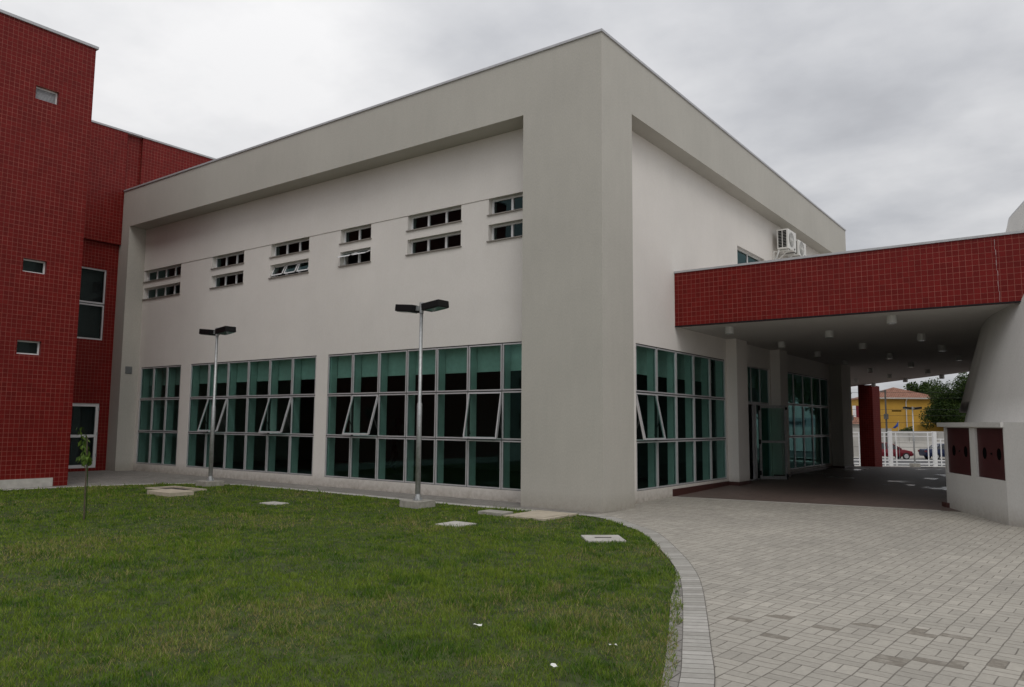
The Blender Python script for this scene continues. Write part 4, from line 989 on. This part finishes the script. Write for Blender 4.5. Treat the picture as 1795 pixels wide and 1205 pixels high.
# ------------------------------------------------------------------ person inside (dim figure behind the glass)
def person():
    j={'pel':(0,0,.92),'sp':(.03,0,1.12),'ch':(.10,0,1.30),'nk':(.17,0,1.42),'hd':(.21,0,1.50),'ht':(.24,0,1.62),
       'sl':(.09,.18,1.34),'el':(.22,.22,1.12),'wl':(.42,.18,1.20),'hl':(.50,.17,1.21),
       'sr':(.09,-.18,1.34),'er':(.10,-.24,1.08),'wr':(.25,-.22,.92),'hr':(.31,-.21,.88),
       'kl':(.16,.11,.50),'al':(-.02,.11,.09),'tl':(.14,.12,.03),'jl':(.02,.1,.86),
       'kr':(-.02,-.11,.49),'ar':(-.28,-.11,.12),'tr':(-.14,-.12,.03),'jr':(.02,-.1,.86)}
    rad={'pel':.15,'sp':.14,'ch':.15,'nk':.055,'hd':.085,'ht':.07,'sl':.06,'el':.045,'wl':.03,'hl':.035,'sr':.06,'er':.045,'wr':.03,'hr':.035,'kl':.065,'al':.045,'tl':.035,'jl':.095,'kr':.065,'ar':.045,'tr':.035,'jr':.095}
    ed=[('pel','sp'),('sp','ch'),('ch','nk'),('nk','hd'),('hd','ht'),('ch','sl'),('sl','el'),('el','wl'),('wl','hl'),('ch','sr'),('sr','er'),('er','wr'),('wr','hr'),('pel','jl'),('jl','kl'),('kl','al'),('al','tl'),('pel','jr'),('jr','kr'),('kr','ar'),('ar','tr')]
    names_=list(j); me=bpy.data.meshes.new('person'); me.from_pydata([j[k] for k in names_],[(names_.index(a),names_.index(b_)) for a,b_ in ed],[])
    o=bpy.data.objects.new('person',me); C.objects.link(o); sm=o.modifiers.new('skin','SKIN'); 
    for k,vv in zip(names_,me.skin_vertices[0].data): vv.radius=(rad[k],rad[k]); vv.use_root=(k=='pel')
    ss_=o.modifiers.new('sub','SUBSURF'); ss_.levels=2; ss_.render_levels=2
    me.materials.append(M['cloth'])
    tag(o,'dim figure in dark clothing walking inside behind the window left of the nearer lamp','person'); o.location=(-10.80,5.2,.115); o.rotation_euler[2]=R(37)
    h=MB(); n=10
    bm=bmesh.new(); bmesh.ops.create_uvsphere(bm,u_segments=14,v_segments=10,radius=.115); bmesh.ops.scale(bm,vec=(1,.85,1.12),verts=bm.verts); bmesh.ops.translate(bm,vec=(.20,0,1.575),verts=bm.verts); m2_=bpy.data.meshes.new('hair'); bm.to_mesh(m2_); bm.free(); m2_.materials.append(M['hair']); ho=bpy.data.objects.new('hair',m2_); C.objects.link(ho); ho.parent=o
person()
# ------------------------------------------------------------------ building across the lawn, behind the viewer (mirrored in the lawn side glass)
cb=thing('campus_building','plain pale two storey building across the lawn, mirrored faintly in the dark glass','building',(-12,-44,0),R(8))
w=MB(); F0=lambda u,d_,z:(u,-d_,z); 
hl=[(-30+k*4.2,-27.6+k*4.2,z,z+1.5) for k in range(14) for z in (1.1,4.6)]
wall(w,F0,-34,34,-.2,8.0,hl,.3); w.box(-34,34,-12,-.31,-.2,8.0); w.build('wall','wallw',cb)
wn_=MB()
for a,b_,z0,z1 in hl: wn_.quad((a,-.2,z0),(b_,-.2,z0),(b_,-.2,z1),(a,-.2,z1))
wn_.build('windows','carglass',cb)
# ------------------------------------------------------------------ sky, sun, camera
W=bpy.data.worlds.new('World'); sc.world=W; W.use_nodes=True; nt=W.node_tree; nt.nodes.clear()
out=nd(nt,'ShaderNodeOutputWorld'); bg=nd(nt,'ShaderNodeBackground'); lk(nt,bg.outputs[0],out.inputs[0])
SUN_EL,SUN_AZ=R(48),R(128)   # azimuth clockwise from +Y
sky=nd(nt,'ShaderNodeTexSky',sky_type='NISHITA'); sky.sun_disc=False; sky.sun_elevation=SUN_EL; sky.sun_rotation=SUN_AZ
tc=nd(nt,'ShaderNodeTexCoord'); sx=nd(nt,'ShaderNodeSeparateXYZ'); lk(nt,tc.outputs['Generated'],sx.inputs[0])
# project the direction on a cloud deck so clouds flatten toward the horizon
dz_=mth(nt,'ADD',mth(nt,'MAXIMUM',sx.outputs[2],0),.16)
cbn=nd(nt,'ShaderNodeCombineXYZ'); lk(nt,mth(nt,'DIVIDE',sx.outputs[0],dz_),cbn.inputs[0]); lk(nt,mth(nt,'DIVIDE',sx.outputs[1],dz_),cbn.inputs[1])
n1=noise(nt,cbn.outputs[0],.62,7,.50); n2=noise(nt,cbn.outputs[0],1.9,6,.55)
nmx=mth(nt,'ADD',mth(nt,'MULTIPLY',n1,.72),mth(nt,'MULTIPLY',n2,.28))
cl=ramp(nt,nmx,[(.37,(4.7,4.8,5.1)),(.45,(6.1,6.2,6.5)),(.52,(7.7,7.75,7.95)),(.62,(9.9,9.85,9.9))])
zen=mth(nt,'ADD',.96,mth(nt,'MULTIPLY',mth(nt,'POWER',mth(nt,'MAXIMUM',sx.outputs[2],0),1.4),.80))
cv=nd(nt,'ShaderNodeVectorMath',operation='SCALE'); lk(nt,cl,cv.inputs[0]); lk(nt,zen,cv.inputs['Scale'])
fin=mix(nt,.95,sky.outputs[0],cv.outputs[0])
lk(nt,fin,bg.inputs[0]); bg.inputs[1].default_value=.085
sl=bpy.data.lights.new('sun','SUN'); sl.energy=.6; sl.angle=R(25); sl.color=(1,.965,.91); so=bpy.data.objects.new('sun',sl); C.objects.link(so)
dv=Vector((math.sin(SUN_AZ)*math.cos(SUN_EL),math.cos(SUN_AZ)*math.cos(SUN_EL),math.sin(SUN_EL))); so.rotation_euler=dv.to_track_quat('Z','Y').to_euler()
yaw,pit,rol=-.6372,.1029,.0084; 
f=Vector((math.sin(yaw)*math.cos(pit),math.cos(yaw)*math.cos(pit),math.sin(pit))); r=Vector((math.cos(yaw),-math.sin(yaw),0)); u=r.cross(f)
rr=r*math.cos(rol)+u*math.sin(rol); uu=-r*math.sin(rol)+u*math.cos(rol)
cam=bpy.data.cameras.new('camera'); co=bpy.data.objects.new('camera',cam); C.objects.link(co)
co.matrix_world=Matrix(((rr.x,uu.x,-f.x,7.3061),(rr.y,uu.y,-f.y,-12.7594),(rr.z,uu.z,-f.z,1.65),(0,0,0,1)))
cam.sensor_width=36; cam.lens=36*1354.35/1795; cam.clip_end=5000; cam.clip_start=.05; sc.camera=co
sc.view_settings.view_transform='Standard'; sc.view_settings.look='None'; sc.view_settings.exposure=-.08; sc.view_settings.gamma=1
# every separate piece of these becomes a part of its own
def sep(o):
    me=o.data; n=len(me.vertices); par=list(range(n))
    def fd(a):
        while par[a]!=a: par[a]=par[par[a]]; a=par[a]
        return a
    for p in me.polygons:
        v=list(p.vertices)
        for q in v[1:]: par[fd(q)]=fd(v[0])
    comp={}
    for p in me.polygons: comp.setdefault(fd(p.vertices[0]),[]).append(p.index)
    items=[]
    for k,ps in comp.items():
        vs={q for i in ps for q in me.polygons[i].vertices}; co_=[me.vertices[q].co for q in vs]
        items.append([[min(c[a] for c in co_)-.008 for a in range(3)],[max(c[a] for c in co_)+.008 for a in range(3)],ps])
    merged=True
    while merged:
        merged=False
        for i in range(len(items)):
            for j_ in range(i+1,len(items)):
                A_,B_=items[i],items[j_]
                if all(A_[0][a]<=B_[1][a] and B_[0][a]<=A_[1][a] for a in range(3)):
                    items[i]=[[min(A_[0][a],B_[0][a]) for a in range(3)],[max(A_[1][a],B_[1][a]) for a in range(3)],A_[2]+B_[2]]; items.pop(j_); merged=True; break
            if merged: break
    if len(items)<2: return
    for k,it in enumerate(items):
        m_=MB(); idx={}
        for pi in it[2]:
            f_=[]
            for q in me.polygons[pi].vertices:
                if q not in idx: idx[q]=len(m_.v); m_.v.append(tuple(me.vertices[q].co))
                f_.append(idx[q])
            m_.f.append(tuple(f_))
        c=m_.build(o.name.split('.')[0],me.materials[0],o.parent); c.matrix_basis=o.matrix_basis.copy()
    bpy.data.objects.remove(o)
SEP={'hinge','shutter','skirting','stay_arm','foot','vent_hole','wall_bracket','white_panel'}
for o in list(bpy.data.objects):
    if o.type=='MESH' and o.name.split('.')[0] in SEP and not o.children: sep(o)
# cleanup of leftovers
for o in list(bpy.data.objects):
    if o.name.startswith('tmp_text'): bpy.data.objects.remove(o)
